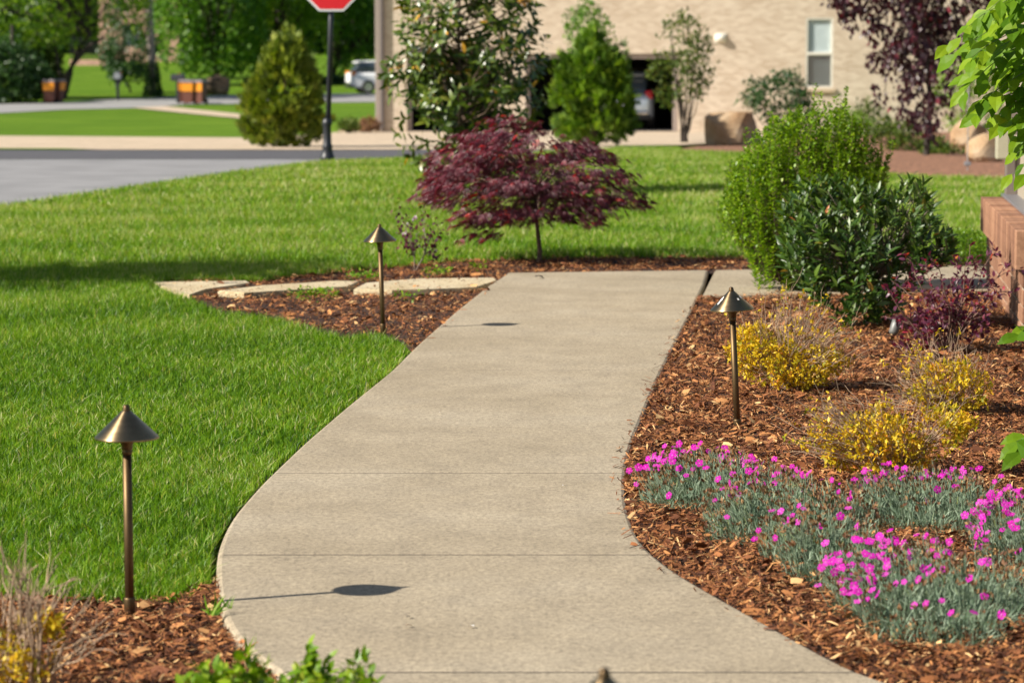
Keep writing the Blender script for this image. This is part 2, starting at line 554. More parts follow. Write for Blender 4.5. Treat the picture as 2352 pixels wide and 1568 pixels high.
def tubes(paths, sides=5):
    """paths: list of (points, r0, r1) -> vertex and triangle arrays of tapered tubes."""
    Vs, Ts, n = [], [], 0
    ang = np.arange(sides) * 2 * math.pi / sides
    for pts, r0, r1 in paths:
        P = np.asarray(pts, float)
        k = len(P)
        d = np.gradient(P, axis=0)
        d /= np.linalg.norm(d, axis=1, keepdims=True) + 1e-9
        ref = np.where(np.abs(d[:, 2:3]) > 0.9, [[1.0, 0, 0]], [[0, 0, 1.0]])
        a = np.cross(d, ref)
        a /= np.linalg.norm(a, axis=1, keepdims=True) + 1e-9
        b = np.cross(d, a)
        rad = np.linspace(r0, r1, k)[:, None, None]
        ring = P[:, None, :] + rad * (np.cos(ang)[None, :, None] * a[:, None, :] + np.sin(ang)[None, :, None] * b[:, None, :])
        Vs.append(ring.reshape(-1, 3))
        i = np.arange(k - 1)[:, None] * sides
        j = np.arange(sides)[None, :]
        j2 = (j + 1) % sides
        q = np.stack([i + j, i + j2, i + sides + j2, i + sides + j], -1).reshape(-1, 4) + n
        Ts.append(np.concatenate([q[:, [0, 1, 2]], q[:, [0, 2, 3]]]))
        n += k * sides
    return np.concatenate(Vs), np.concatenate(Ts)


def curve(p0, p1, bend=(0, 0, 0), n=6, wob=0.0):
    p0, p1 = np.array(p0, float), np.array(p1, float)
    t = np.linspace(0, 1, n)[:, None]
    P = p0 * (1 - t) + p1 * t + np.array(bend) * (4 * t * (1 - t))
    if wob:
        w = rng.normal(0, wob, (n, 3))
        w[0] = 0
        P = P + w * t
    return P


def leaf_t(w=0.2, fold=0.06, droop=0.1):
    v = np.array([(0, 0, 0), (0, .5, .02), (0, 1, -droop), (-w * .9, .3, fold), (-w * .72, .7, fold * .7 - droop * .3), (w * .9, .3, fold), (w * .72, .7, fold * .7 - droop * .3)])
    f = np.array([(0, 1, 3), (1, 4, 3), (1, 2, 4), (0, 5, 1), (1, 5, 6), (1, 6, 2)])
    return v, f


def dia_t(w=0.25, fold=0.05):
    return np.array([(0, 0, 0), (-w, .45, fold), (0, 1, 0), (w, .45, fold)]), np.array([(0, 2, 1), (0, 3, 2)])


def palm_t(lobes=7, spread=2.2, w=0.045, droop=0.3):
    V, T = [], []
    for i in range(lobes):
        a = (i / (lobes - 1) - .5) * spread
        L = 1 - 0.45 * abs(i / (lobes - 1) - .5) * 2
        d = np.array((math.sin(a), math.cos(a), 0))
        s = np.array((math.cos(a), -math.sin(a), 0))
        k = len(V)
        V += [(0, 0, 0), d * L * .5 - s * w - (0, 0, droop * .25 * L), d * L - np.array((0, 0, droop * L)), d * L * .5 + s * w - (0, 0, droop * .25 * L)]
        T += [(k, k + 2, k + 1), (k, k + 3, k + 2)]
    return np.array([np.array(v, float) for v in V]), np.array(T)


def frames(fwd, up):
    y = fwd / (np.linalg.norm(fwd, axis=1, keepdims=True) + 1e-9)
    x = np.cross(y, up)
    x /= np.linalg.norm(x, axis=1, keepdims=True) + 1e-9
    z = np.cross(x, y)
    return x, y, z


def scatter(tv, tf, pos, fwd, up, size, tint):
    x, y, z = frames(fwd, up)
    n, k = len(pos), len(tv)
    s = np.asarray(size)[:, None, None] if np.ndim(size) else size
    V = pos[:, None, :] + s * (tv[None, :, 0:1] * x[:, None, :] + tv[None, :, 1:2] * y[:, None, :] + tv[None, :, 2:3] * z[:, None, :])
    T = tf[None] + (np.arange(n) * k)[:, None, None]
    return V.reshape(-1, 3), T.reshape(-1, 3), np.repeat(tint, k)


def unit(n):
    v = rng.normal(size=(n, 3))
    return v / np.linalg.norm(v, axis=1, keepdims=True)


def leaf_parts(name, mesh_name, tv, tf, pos, fwd, up, size, mat, parent):
    """Each leaf an object of its own that shares one mesh."""
    me = bpy.data.meshes.new(mesh_name)
    me.from_pydata([tuple(v) for v in tv], [], [tuple(int(i) for i in f) for f in tf])
    me.materials.append(mat)
    x, y, z = frames(fwd, up)
    off = WL[parent.name]
    for i in range(len(pos)):
        o = bpy.data.objects.new(name, me)
        s = float(size[i])
        p = pos[i] - off
        o.matrix_basis = Matrix(((x[i][0] * s, y[i][0] * s, z[i][0] * s, p[0]), (x[i][1] * s, y[i][1] * s, z[i][1] * s, p[1]), (x[i][2] * s, y[i][2] * s, z[i][2] * s, p[2]), (0, 0, 0, 1)))
        o.parent = parent
        col.objects.link(o)


def split_leaves(root, name, rest, tv, tf, pos, fwd, up, size, tint, mat_one, mat_all, n_one=300, front=None):
    """The n_one leaves nearest the viewer as parts, the others joined."""
    d = pos[:, 1] - 0.0 if front is None else front
    idx = np.argsort(d)
    # spread the singled-out leaves over the front half
    half = idx[:max(n_one, int(len(idx) * .45))]
    one = rng.choice(half, min(n_one, len(half)), replace=False)
    mask = np.zeros(len(pos), bool)
    mask[one] = True
    leaf_parts(name, name, tv, tf, pos[mask], fwd[mask], up[mask], size[mask], mat_one, root)
    V, T, t = scatter(tv, tf, pos[~mask], fwd[~mask], up[~mask], size[~mask], tint[~mask])
    o = np_mesh(rest, V, T, mat_all, root, t)
    o['kind'] = 'stuff'
    return o


def crown(n, top, bot, Y, depth, bias=0.6, clump=0.0, freq=2.0, seed=0, fz=1.0):
    """Points through a crown whose outline has the given upper and lower edge; also the outward direction of each point."""
    top = np.array([dep(x, y, Y) for x, y in top])
    bot = np.array([dep(x, y, Y) for x, y in bot])
    x0, x1 = top[:, 0].min(), top[:, 0].max()
    xc, hw = (x0 + x1) / 2, (x1 - x0) / 2
    P, O = [], []
    got = 0
    while got < n:
        m = n * 3
        x = rng.uniform(x0, x1, m)
        zt = np.interp(x, top[:, 0], top[:, 2])
        zb = np.interp(x, bot[:, 0], bot[:, 2])
        hmax = (top[:, 2].max() - bot[:, 2].min())
        keep = rng.uniform(0, hmax, m) < (zt - zb)
        x, zt, zb = x[keep], zt[keep], zb[keep]
        v = rng.uniform(-1, 1, len(x))
        t = rng.uniform(-1, 1, len(x))
        rr = np.sqrt(v * v + t * t)
        keep = rr <= 1
        keep &= rng.uniform(0, 1, len(x)) < (1 - bias) + bias * rr ** 3
        x, zt, zb, v, t = (q[keep] for q in (x, zt, zb, v, t))
        u = (x - xc) / hw
        D = depth * np.sqrt(np.clip(1 - u * u, 0.05, 1))
        p = np.stack([x, Y + v * D, (zt + zb) / 2 + t * (zt - zb) / 2], 1)
        if clump:
            k = np.array([noise.noise(Vector((q[0] * freq, q[1] * freq, q[2] * freq * fz)) + Vector((seed * 7.3, 0, 0))) for q in p])
            ok = k > clump - rng.uniform(0, .35, len(p))
            p, u, v, t = p[ok], u[ok], v[ok], t[ok]
        P.append(p)
        O.append(np.stack([u, v, t], 1))
        got += len(p)
    P, O = np.concatenate(P)[:n], np.concatenate(O)[:n]
    return P, O / (np.linalg.norm(O, axis=1, keepdims=True) + 1e-6)


def drape(name, pts, dz, mat, kind='structure', thick=0.0, px=True):
    """A sheet over the terrain with the outline pts (photograph places or ground points)."""
    P = [at(x, y)[:2] for x, y in pts] if px else [np.array(p) for p in pts]
    bm = bmesh.new()
    f = bm.faces.new([bm.verts.new((p[0], p[1], 0)) for p in P])
    ys = [p[1] for p in P]
    for k in TY:
        if min(ys) < k < max(ys):
            bmesh.ops.bisect_plane(bm, geom=bm.verts[:] + bm.edges[:] + bm.faces[:], plane_co=(0, k, 0), plane_no=(0, 1, 0))
    bmesh.ops.triangulate(bm, faces=bm.faces)
    for v in bm.verts:
        v.co.z = terr(v.co.y) + dz
    if thick:
        r = bmesh.ops.extrude_face_region(bm, geom=bm.faces[:])
        for v in [g for g in r['geom'] if isinstance(g, bmesh.types.BMVert)]:
            v.co.z -= thick
    o = bm_obj(name, bm, mat)
    if not thick:
        me = o.data
        if len(me.polygons) and me.polygons[0].normal.z < 0:
            me.flip_normals()
    if kind:
        o['kind'] = kind
    return o


def inside(poly, X, Y):
    poly = np.asarray(poly)
    r = np.zeros(len(X), bool)
    j = len(poly) - 1
    for i in range(len(poly)):
        xi, yi = poly[i]
        xj, yj = poly[j]
        c = ((yi > Y) != (yj > Y)) & (X < (xj - xi) * (Y - yi) / (yj - yi + 1e-12) + xi)
        r ^= c
        j = i
    return r


# ------------------------------------------------------------------ ground, roads, walks
bm = bmesh.new()
xs = [-500, -120, -40, -12, -4, 0, 4, 12, 40, 120, 500]
grid = [[bm.verts.new((x, y, np.interp(y, TY, TZc) - 0.055)) for x in xs] for y in TY]
for a, b in zip(grid, grid[1:]):
    for i in range(len(xs) - 1):
        bm.faces.new((a[i], a[i + 1], b[i + 1], b[i]))
g = bm_obj('ground', bm, M['ground'])
g['kind'] = 'structure'

drape('side_road', [(-900, 640), (-400, 560), (0, 469), (250, 433), (500, 397), (740, 369), (900, 363), (960, 361), (-900, 361)], -0.03, M['road_light'])
drape('main_road', [(-900, 361), (970, 361), (1100, 356), (1372, 349), (1372, 340), (740, 341), (-900, 341)], -0.026, M['road_dark'])
drape('sidewalk', [(-900, 337), (-300, 337), (150, 338), (230, 341), (740, 341), (1372, 340), (1500, 334), (1640, 326), (1900, 300), (1900, 297), (780, 297), (740, 306), (560, 314), (0, 310), (-900, 310)], -0.018, M['walk'])
drape('footpath', [(300, 246), (380, 243), (565, 262), (720, 277), (720, 285), (560, 271), (400, 256)], -0.02, M['walk'])
drape('verge_strip', [(-900, 341), (-900, 337.5), (150, 338.5), (215, 341)], -0.014, M['ground'])
drape('far_road', [(-900, 262), (0, 258), (150, 250), (330, 246), (420, 239), (590, 236), (860, 233), (1000, 232), (1000, 212), (590, 216), (470, 220), (350, 224), (150, 232), (0, 238), (-900, 244)], -0.03, M['road_far'])
far_bed = [(1555, 340), (1640, 328), (1900, 312), (2150, 300), (2420, 300), (2420, 412), (2060, 399), (1960, 372), (1700, 349)]
drape('far_mulch_bed', far_bed, -0.02, M['mulch_far'])
drape('house_mulch_bed', [(780, 300), (800, 293), (862, 292), (862, 297), (800, 302)], -0.012, M['mulch_far'])

# path edges, measured on the ground
LE = np.array([at(x, y)[:2] for x, y in [(560, 1490), (515, 1420), (497, 1340), (500, 1260), (530, 1190), (600, 1110), (700, 1015), (800, 930), (900, 850), (960, 790), (1050, 712), (1120, 657), (1165, 628)]])
RE = np.array([at(x, y)[:2] for x, y in [(2010, 1568), (1850, 1480), (1650, 1370), (1530, 1300), (1465, 1240), (1437, 1160), (1435, 1090), (1450, 1020), (1480, 945), (1512, 868), (1548, 795), (1585, 722), (1605, 678), (1635, 618)]])
LE = np.concatenate([[(1.5, 3.2), (0.95, 4.1), (0.42, 5.0), (0.05, 5.8), (-0.28, 6.5)], LE])
RE = np.concatenate([[(3.6, 3.6), (2.7, 4.6), (2.05, 5.5), (1.42, 6.4)], RE])


def smooth_edge(E):
    yy = np.linspace(E[0, 1], E[-1, 1], 400)
    xx = np.interp(yy, E[:, 1], E[:, 0])
    k = np.hanning(23)
    k /= k.sum()
    xp = np.pad(xx, 11, mode='reflect', reflect_type='odd')
    return yy, np.convolve(xp, k, 'valid')


LY, LX = smooth_edge(LE)
RY, RX = smooth_edge(RE)


def lx(y):
    return np.interp(y, LY, LX)


def rx(y):
    return np.interp(y, RY, RX)


path = thing('path', None, None, (0, 0, 0))
path['kind'] = 'structure'
joints = [3.9] + [at(1000, y)[1] for y in (1541, 1272, 1085, 848)] + [19.45]


def slab(y0, y1, last=False):
    g = 0.0042
    n = max(6, int((y1 - y0) / 0.1))
    V, rows = [], []
    prof = [(-0.002, -0.12), (-0.002, -0.014), (0.004, -0.004), (0.014, 0.0)]
    ys = np.linspace(y0 + g, y1 - g, n)
    ys = np.concatenate([[ys[0]], [ys[0] + 0.012], ys[1:-1], [ys[-1] - 0.012], [ys[-1]]])
    for i, y in enumerate(ys):
        a, b = lx(y), rx(y)
        dz = -0.0025 if i in (0, len(ys) - 1) else 0.0
        row = [(a + o, z + (dz if z > -0.02 else 0)) for o, z in prof]
        row += [(a + (b - a) * t, dz) for t in (0.15, 0.35, 0.5, 0.65, 0.85)]
        row += [(b - o, z + (dz if z > -0.02 else 0)) for o, z in prof[::-1]]
        tilt = (0.22 if last else 0) * max(0, (y - 18.5) / 0.95)
        rows.append([(x, y + tilt * np.clip((x - a) / (b - a), 0, 1), z) for x, z in row])
    k = len(rows[0])
    V = [v for r in rows for v in r]
    T = []
    for i in range(len(rows) - 1):
        for j in range(k - 1):
            p = i * k + j
            T.append((p, p + 1, p + 1 + k, p + k))
    for r0 in (0, (len(rows) - 1) * k):
        for j in range(1, k - 2):
            T.append((r0, r0 + j, r0 + j + 1, r0 + j + 1))
    bm = bmesh.new()
    bv = [bm.verts.new(v) for v in V]
    for q in T:
        q = list(dict.fromkeys(q))
        try:
            bm.faces.new([bv[i] for i in q])
        except ValueError:
            pass
    return bm


for i in range(len(joints) - 1):
    bm_obj('path_slab', slab(joints[i], joints[i + 1], i == len(joints) - 2), M['path'], path)
for y in joints[1:-1]:
    bm = bmesh.new()
    a, b_ = lx(y) + .012, rx(y) - .012
    bm.faces.new([bm.verts.new(v) for v in ((a, y - .004, -.0012), (b_, y - .004, -.0012), (b_, y + .004, -.0012), (a, y + .004, -.0012))])
    bm_obj('joint_filler', bm, M['joint'], path)


def flat_slab(name, pts, z0, z1, mat, parent=None, bev=0.008, px=True, rough=0.0):
    P = [at(x, y)[:2] for x, y in pts] if px else pts
    bm = bmesh.new()
    a = [bm.verts.new((p[0], p[1], z0)) for p in P]
    b = [bm.verts.new((p[0], p[1], z1)) for p in P]
    n = len(P)
    bm.faces.new(a[::-1])
    tf = bm.faces.new(b)
    for i in range(n):
        bm.faces.new((a[i], a[(i + 1) % n], b[(i + 1) % n], b[i]))
    bmesh.ops.bevel(bm, geom=list(tf.edges), offset=bev, segments=2, affect='EDGES')
    return bm_obj(name, bm, mat, parent)


cw = thing('cross_walk', None, None, (0, 0, 0))
cw['kind'] = 'structure'
flat_slab('walk_slab', [(1612, 679), (1642, 619), (1960, 612), (1960, 672)], -0.11, -0.004, M['path'], cw)
flat_slab('walk_slab', [(1966, 672), (1966, 612), (2420, 604), (2440, 662)], -0.11, -0.006, M['path'], cw)

# ------------------------------------------------------------------ mulch beds
left_bed = [(-400, 1358), (130, 1358), (300, 1364), (410, 1362), (480, 1335), (497, 1310)]
LB1 = np.array([at(x, y)[:2] for x, y in left_bed])
ye = np.linspace(at(497, 1310)[1], 3.4, 40)
bed_low = np.concatenate([LB1, np.stack([lx(ye) + 0.004, ye], 1), [(-3.0, 3.4)]])
yl = np.linspace(at(940, 800)[1], 19.3, 40)
bed_left_px = [(340, 640), (570, 637), (650, 630), (720, 622), (870, 607), (930, 603), (1000, 595), (1100, 590), (1250, 586), (1400, 583), (1720, 585), (2150, 590), (2460, 585), (2460, 606), (1960, 612), (1640, 618)]
bed_left = np.concatenate([np.stack([lx(yl) + 0.004, yl], 1), np.array([at(x, y)[:2] for x, y in [(1400, 619.5), (1640, 616)] + bed_left_px[-2:-1] + bed_left_px[-3:-8:-1]]),
                           np.array([at(x, y)[:2] for x, y in bed_left_px[:8][::-1] + [(360, 652), (450, 680), (510, 705), (600, 715), (700, 738), (790, 762), (870, 755), (920, 770)]])])
yr = np.linspace(3.8, at(1605, 680)[1], 70)
bed_right = np.concatenate([np.stack([rx(yr) - 0.004, yr], 1), np.array([at(x, y)[:2] for x, y in [(1960, 673), (2440, 662)]]), [(3.6, 18.5), (4.8, 12), (4.8, 3.8)]])
for nm, p, dz in (('low_mulch_bed', bed_low, -.034), ('side_mulch_bed', bed_left, -.034), ('right_mulch_bed', bed_right, -.018)):
    drape(nm, p, dz, M['mulch'], px=False)


STONES_PX = (((352, 648), (566, 645), (575, 650), (470, 664), (435, 678), (400, 672)), ((500, 668), (600, 656), (770, 645), (825, 646), (800, 658), (640, 668), (560, 673)), ((812, 664), (840, 650), (960, 640), (1135, 638), (1142, 644), (1095, 660), (1000, 664), (900, 667)))
STONES = [np.array([at(x, y)[:2] for x, y in q]) for q in STONES_PX]


def chips(poly, n_per, ymax=30, lift=0.0, rise=0.0, over=False):
    x0, y0 = poly.min(0)
    x1, y1 = poly.max(0)
    y1 = min(y1, ymax)
    n = int(n_per * (x1 - x0) * (y1 - y0))
    X, Y = rng.uniform(x0, x1, n), rng.uniform(y0, y1, n)
    ok = inside(poly, X, Y) & (np.abs(X) < 0.19 * Y + 0.25) & (Y > 5.6)
    if not lift:
        ok &= rng.uniform(0, 1, len(X)) < np.clip(1.0 - (Y - 8.5) * .085, .38, 1)
    for q in () if over else STONES:
        ok &= ~inside(q, X, Y)
    X, Y = X[ok], Y[ok]
    n = len(X)
    L = np.clip(rng.lognormal(-3.95, 0.5, n), 0.009, 0.07)
    shred = rng.uniform(0, 1, n) < .78
    L = np.where(shred, L * 1.25, L)
    W = np.where(shred, rng.uniform(.0016, .0045, n), L * np.clip(rng.normal(0.36, 0.13, n), 0.12, 0.65))
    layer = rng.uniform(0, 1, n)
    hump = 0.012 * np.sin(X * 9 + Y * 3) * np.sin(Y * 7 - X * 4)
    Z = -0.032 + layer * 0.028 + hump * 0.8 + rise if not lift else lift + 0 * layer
    a = rng.uniform(0, 2 * math.pi, n)
    pitch = rng.normal(0, 0.33, n)
    fwd = np.stack([np.cos(a) * np.cos(pitch), np.sin(a) * np.cos(pitch), np.sin(pitch)], 1)
    up = np.stack([rng.normal(0, .5, n), rng.normal(0, .5, n), np.ones(n)], 1)
    x, y, z = frames(fwd, up)
    tv = np.array([(-.5, -.5, 0), (.5, -.42, 0), (-.55, 0, .10), (.5, 0.05, .12), (-.35, .5, 0), (.3, .46, .02)])
    tf = np.array([(0, 1, 3), (0, 3, 2), (2, 3, 5), (2, 5, 4)])
    pos = np.stack([X, Y, Z], 1)
    V = pos[:, None] + tv[None, :, 0:1] * x[:, None] * W[:, None, None] + tv[None, :, 1:2] * y[:, None] * L[:, None, None] + tv[None, :, 2:3] * z[:, None] * L[:, None, None] * rng.uniform(-.5, 1, n)[:, None, None]
    T = (tf[None] + (np.arange(n) * 6)[:, None, None]).reshape(-1, 3)
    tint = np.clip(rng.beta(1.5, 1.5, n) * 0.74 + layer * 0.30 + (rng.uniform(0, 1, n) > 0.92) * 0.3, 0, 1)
    return V.reshape(-1, 3), T, np.repeat(tint, 6)


def join(parts):
    Vs, Ts, ts, n = [], [], [], 0
    for V, T, t in parts:
        Vs.append(V)
        Ts.append(T + n)
        ts.append(t)
        n += len(V)
    return np.concatenate(Vs), np.concatenate(Ts), np.concatenate(ts)


yq = np.linspace(7.2, 17, 60)
stray_r = np.concatenate([np.stack([rx(yq), yq], 1), np.stack([rx(yq) - .05, yq], 1)[::-1]])
yq = np.concatenate([np.linspace(15.2, 18.8, 30)])
stray_l = np.concatenate([np.stack([lx(yq), yq], 1), np.stack([lx(yq) + .05, yq], 1)[::-1]])
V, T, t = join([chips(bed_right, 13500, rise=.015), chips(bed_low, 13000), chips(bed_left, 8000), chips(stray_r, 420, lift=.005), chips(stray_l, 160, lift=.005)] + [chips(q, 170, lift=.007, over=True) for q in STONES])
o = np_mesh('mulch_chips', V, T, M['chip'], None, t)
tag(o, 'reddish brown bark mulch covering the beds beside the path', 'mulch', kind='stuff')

# ------------------------------------------------------------------ lawn
yg = np.linspace(at(497, 1315)[1], at(940, 803)[1], 40)
lawn = np.concatenate([np.array([at(x, y)[:2] for x, y in [(-500, 1352), (130, 1356), (300, 1362), (410, 1360), (480, 1333)]]),
                       np.stack([lx(yg) - 0.02, yg], 1),
                       np.array([at(x, y)[:2] for x, y in [(915, 780), (868, 762), (790, 770), (700, 745), (600, 722), (510, 712), (450, 688), (365, 656), (360, 640), (570, 640), (650, 630), (720, 622), (870, 607), (930, 603), (1000, 595), (1100, 590), (1250, 586), (1400, 583), (1720, 585), (2150, 590), (2460, 586),
                                                                 (2460, 412), (2060, 400), (1960, 373), (1700, 350), (1560, 346), (1560, 332), (1420, 338), (1372, 344), (1100, 354), (970, 360), (740, 370), (500, 398), (250, 434), (0, 470), (-500, 580)]])])


def lown(x, y, s=0):
    return np.sin(x * 1.7 + 2.1 * np.sin(y * .6 + s) + s) * np.sin(y * 1.1 + 1.4 * np.sin(x * .9 + s)) * .5 + np.sin(y * 3.3 + np.sin(x * 1.3 + s) * 1.2) * .32 + np.sin(x * 5.1 + y * 4.2 + s) * .12


def grass(y0, y1, dens, kind, h, w):
    xa = -(0.19 * y1 + 0.7)
    xb = 0.19 * y1 + 0.7
    n = int(dens * (xb - xa) * (y1 - y0))
    X, Y = rng.uniform(xa, xb, n), rng.uniform(y0, y1, n)
    ok = inside(lawn, X, Y) & (np.abs(X) < 0.19 * Y + 0.6)
    X, Y = X[ok], Y[ok]
    n = len(X)
    ln = lown(X, Y)
    tuft = np.sin(X * 23 + Y * 11) * np.sin(Y * 19 - X * 13)
    H = h * np.clip(rng.normal(1, .28, n) + 0.16 * tuft + 0.1 * ln, .35, 1.9)
    a = rng.uniform(0, 2 * math.pi, n)
    lean = np.clip(rng.normal(.55, .38, n), 0.02, 1.7) * H
    dx, dy = np.cos(a) * lean, np.sin(a) * lean
    b = rng.uniform(0, math.pi, n)
    sx, sy = np.cos(b) * w * rng.uniform(.6, 1.3, n), np.sin(b) * w * rng.uniform(.6, 1.3, n)
    Z = np.interp(Y, TY, TZc) - 0.03
    z3 = np.zeros(n)
    base = np.stack([X, Y, Z], 1)
    s = np.stack([sx, sy, z3], 1)
    tip = base + np.stack([dx, dy, H], 1)
    tint = np.clip(0.38 + 0.014 * np.clip(Y - 10, 0, 18) + 0.22 * ln + 0.12 * tuft + rng.normal(0, .25, n) + (rng.uniform(0, 1, n) > .93) * .4, 0, 1)
    if kind == 3:
        mid = base + np.stack([dx * .3, dy * .3, H * .6], 1)
        V = np.stack([base - s, base + s, mid - s * .8, mid + s * .8, tip], 1)
        tf = np.array([(0, 1, 3), (0, 3, 2), (2, 3, 4)])
    else:
        V = np.stack([base - s, base + s, tip], 1)
        tf = np.array([(0, 1, 2)])
    k = V.shape[1]
    T = (tf[None] + (np.arange(n) * k)[:, None, None]).reshape(-1, 3)
    return V.reshape(-1, 3), T, np.repeat(tint, k)


parts = [grass(6.5, 11, 16000, 3, .037, .0017), grass(11, 15, 10500, 3, .038, .0021), grass(15, 20.5, 8500, 1, .040, .0030),
         grass(20.5, 27, 3800, 1, .048, .0046), grass(27, 48, 1500, 1, .05, .0075)]
V, T, t = join(parts)
o = np_mesh('lawn_grass', V, T, M['grass'], None, t)
tag(o, 'bright green mown grass of the front lawn', 'grass', kind='stuff')
print('grass tris', len(T))
drape('lawn_soil', lawn, -0.028, M['soil'], px=False)

# ------------------------------------------------------------------ path lights
LIGHT_LABELS = ['brass cone path light in the mulch corner at the lower left lawn edge',
                'brass cone path light in the mulch beside the flat pale stones',
                'brass cone path light with white bird droppings on its shade beside the yellow shrubs',
                'blurred tip of a brass path light at the bottom edge of the photo']


def make_light():
    t = thing('path_light', LIGHT_LABELS[0], 'path light', (0, 0, 0), 'brass path lights along the concrete path')
    bm = bmesh.new()
    lathe(bm, [(0.0125, -0.10), (0.0125, 0.472)], 20)
    bm_obj('stem', bm, M['brass_stem'], t, True)
    bm = bmesh.new()
    lathe(bm, [(0.0155, -0.05), (0.0155, 0.034), (0.0145, 0.038), (0.0128, 0.039)], 20)
    bm_obj('base_sleeve', bm, M['brass_stem'], t, True)
    bm = bmesh.new()
    lathe(bm, [(0.0126, 0.43), (0.0145, 0.432), (0.0145, 0.440), (0.0135, 0.442), (0.0155, 0.446), (0.0155, 0.456), (0.018, 0.460), (0.018, 0.480), (0.012, 0.485)], 24)
    bm_obj('collar', bm, M['brass_dark'], t, True)
    bm = bmesh.new()
    lathe(bm, [(0.0845, 0.474), (0.0868, 0.4735), (0.0868, 0.4775), (0.0845, 0.4805), (0.050, 0.513), (0.014, 0.5475), (0.0105, 0.550), (0.0105, 0.547), (0.048, 0.511), (0.082, 0.479), (0.0845, 0.474)], 48, cap=False)
    sh = bm_obj('shade', bm, M['brass_spun'], t, True)
    bm = bmesh.new()
    lathe(bm, [(0.0105, 0.547), (0.0105, 0.553), (0.0095, 0.555), (0.0095, 0.559), (0.007, 0.564), (0.003, 0.5655)], 20)
    bm_obj('finial', bm, M['brass_dark'], sh, True)
    bm = bmesh.new()
    lathe(bm, [(0.010, 0.485), (0.013, 0.495), (0.013, 0.515), (0.006, 0.525)], 16)
    bm_obj('bulb', bm, M['frame_white'], t, True)
    return t


def copy_tree(o, parent=None):
    c = o.copy()
    col.objects.link(c)
    WL[c.name] = WL[o.name]
    if parent is not None:
        c.parent = parent
    for ch in list(o.children):
        copy_tree(ch, c)
    return c


pl = make_light()
spots = [at(298, 1403, -0.01), at(880, 760, -0.01), at(1694, 984, -0.01), None]
lights = []
for i, s in enumerate(spots):
    o = pl if i == 0 else copy_tree(pl)
    if i == 3:
        q = dep(1388, 1529, 4.65)
        s = np.array((q[0], 4.65, q[2] - 0.5675))
    o.location = tuple(float(c) for c in s)
    o['label'] = LIGHT_LABELS[i]
    lights.append(o)
lights[2].rotation_euler = (0, R(-3.0), 0)
lights[0].rotation_euler = (0, R(-0.2), 0)
lights[1].rotation_euler = (0, R(-1.8), 0)
sh3 = [c for c in lights[2].children if c.name.startswith('shade')][0]
for (ang, f0, f1, wdt) in ((R(205), .30, .72, .006), (R(330), .28, .42, .006), (R(300), .40, .50, .004)):
    bm = bmesh.new()
    vs = []
    for k, f in enumerate(np.linspace(f0, f1, 6)):
        r = 0.0125 + (0.0845 - 0.0125) * f + 0.0006
        z = 0.549 - (0.549 - 0.4805) * f + 0.0012
        w = wdt * (0.5 + random.random()) * (0.4 if k in (0, 5) else 1) / r
        vs.append((bm.verts.new((r * math.cos(ang - w), r * math.sin(ang - w), z)), bm.verts.new((r * math.cos(ang + w), r * math.sin(ang + w), z))))
    for a, b in zip(vs, vs[1:]):
        bm.faces.new((a[0], a[1], b[1], b[0]))
    bm_obj('dropping', bm, M['white'], sh3, local=True)

# ------------------------------------------------------------------ flagstones, leaf litter
for pts, lab in zip(STONES_PX, ('pale flagstone farthest from the path, half in the lawn', 'pale flagstone in the middle of the three beside the path', 'largest pale flagstone touching the path edge')):
    tag(flat_slab('flagstone', pts, -0.06, 0.002, M['flag'], bev=0.006), lab, 'stepping stone', 'stepping stones beside the path')


def litter(px, py, size, mat, lab, rot):
    p = at(px, py)
    tv, tf = leaf_t(0.3, 0.12, 0.25)
    V, T, t = scatter(tv, tf, np.array([[p[0], p[1], 0.004 + size * .1]]), np.array([[math.cos(rot), math.sin(rot), .1]]), np.array([[0, .1, 1.0]]), np.array([size]), np.array([.5]))
    tag(np_mesh('fallen_leaf', V, T, mat, None, t, origin=(p[0], p[1], 0)), lab, 'fallen leaf', 'scraps fallen on the path')


litter(1228, 640, 0.07, M['bark_dark'], 'dark curled leaf lying on the far end of the path', 0.6)
litter(935, 1421, 0.018, M['bark_dark'], 'tiny dark leaf scrap on the path near the lamp shadow', 1.2)
litter(930, 1441, 0.022, M['twig'], 'tan leaf scrap on the path below the lamp shadow', 0.3)
litter(1090, 1443, 0.022, M['white'], 'whitish leaf scrap lying on the near part of the path', 2.6)
litter(1292, 1118, 0.014, M['white'], 'small white scrap near the middle of the path', 0.9)
litter(1008, 950, 0.014, M['white'], 'tiny pale scrap on the path beside the lawn', 0.2)

# ------------------------------------------------------------------ japanese maple
b = at(1238, 594)
YM = b[1]
mp = thing('japanese_maple', 'low spreading burgundy laceleaf maple on a thin trunk behind the path end', 'maple tree', b)
c0 = dep(1232, 470, YM)
V, T = tubes([([b - (0, 0, .05), dep(1240, 575, YM), dep(1236, 540, YM), dep(1232, 500, YM), c0], .019, .012)], 10)
np_mesh('trunk', V, T, M['bark'], mp, smooth=True)
topo = [(930, 450), (985, 418), (1000, 345), (1050, 305), (1095, 285), (1140, 262), (1185, 246), (1225, 268), (1250, 302), (1300, 320), (1345, 318), (1400, 345), (1430, 375), (1450, 428), (1495, 488)]
boto = [(930, 459), (985, 462), (1040, 482), (1060, 522), (1100, 566), (1135, 540), (1160, 502), (1215, 506), (1290, 500), (1330, 492), (1360, 530), (1385, 546), (1400, 485), (1430, 472), (1495, 495)]
P, O = crown(620, topo, boto, YM, .70, .45, .22, 3.0, 1, 3.6)
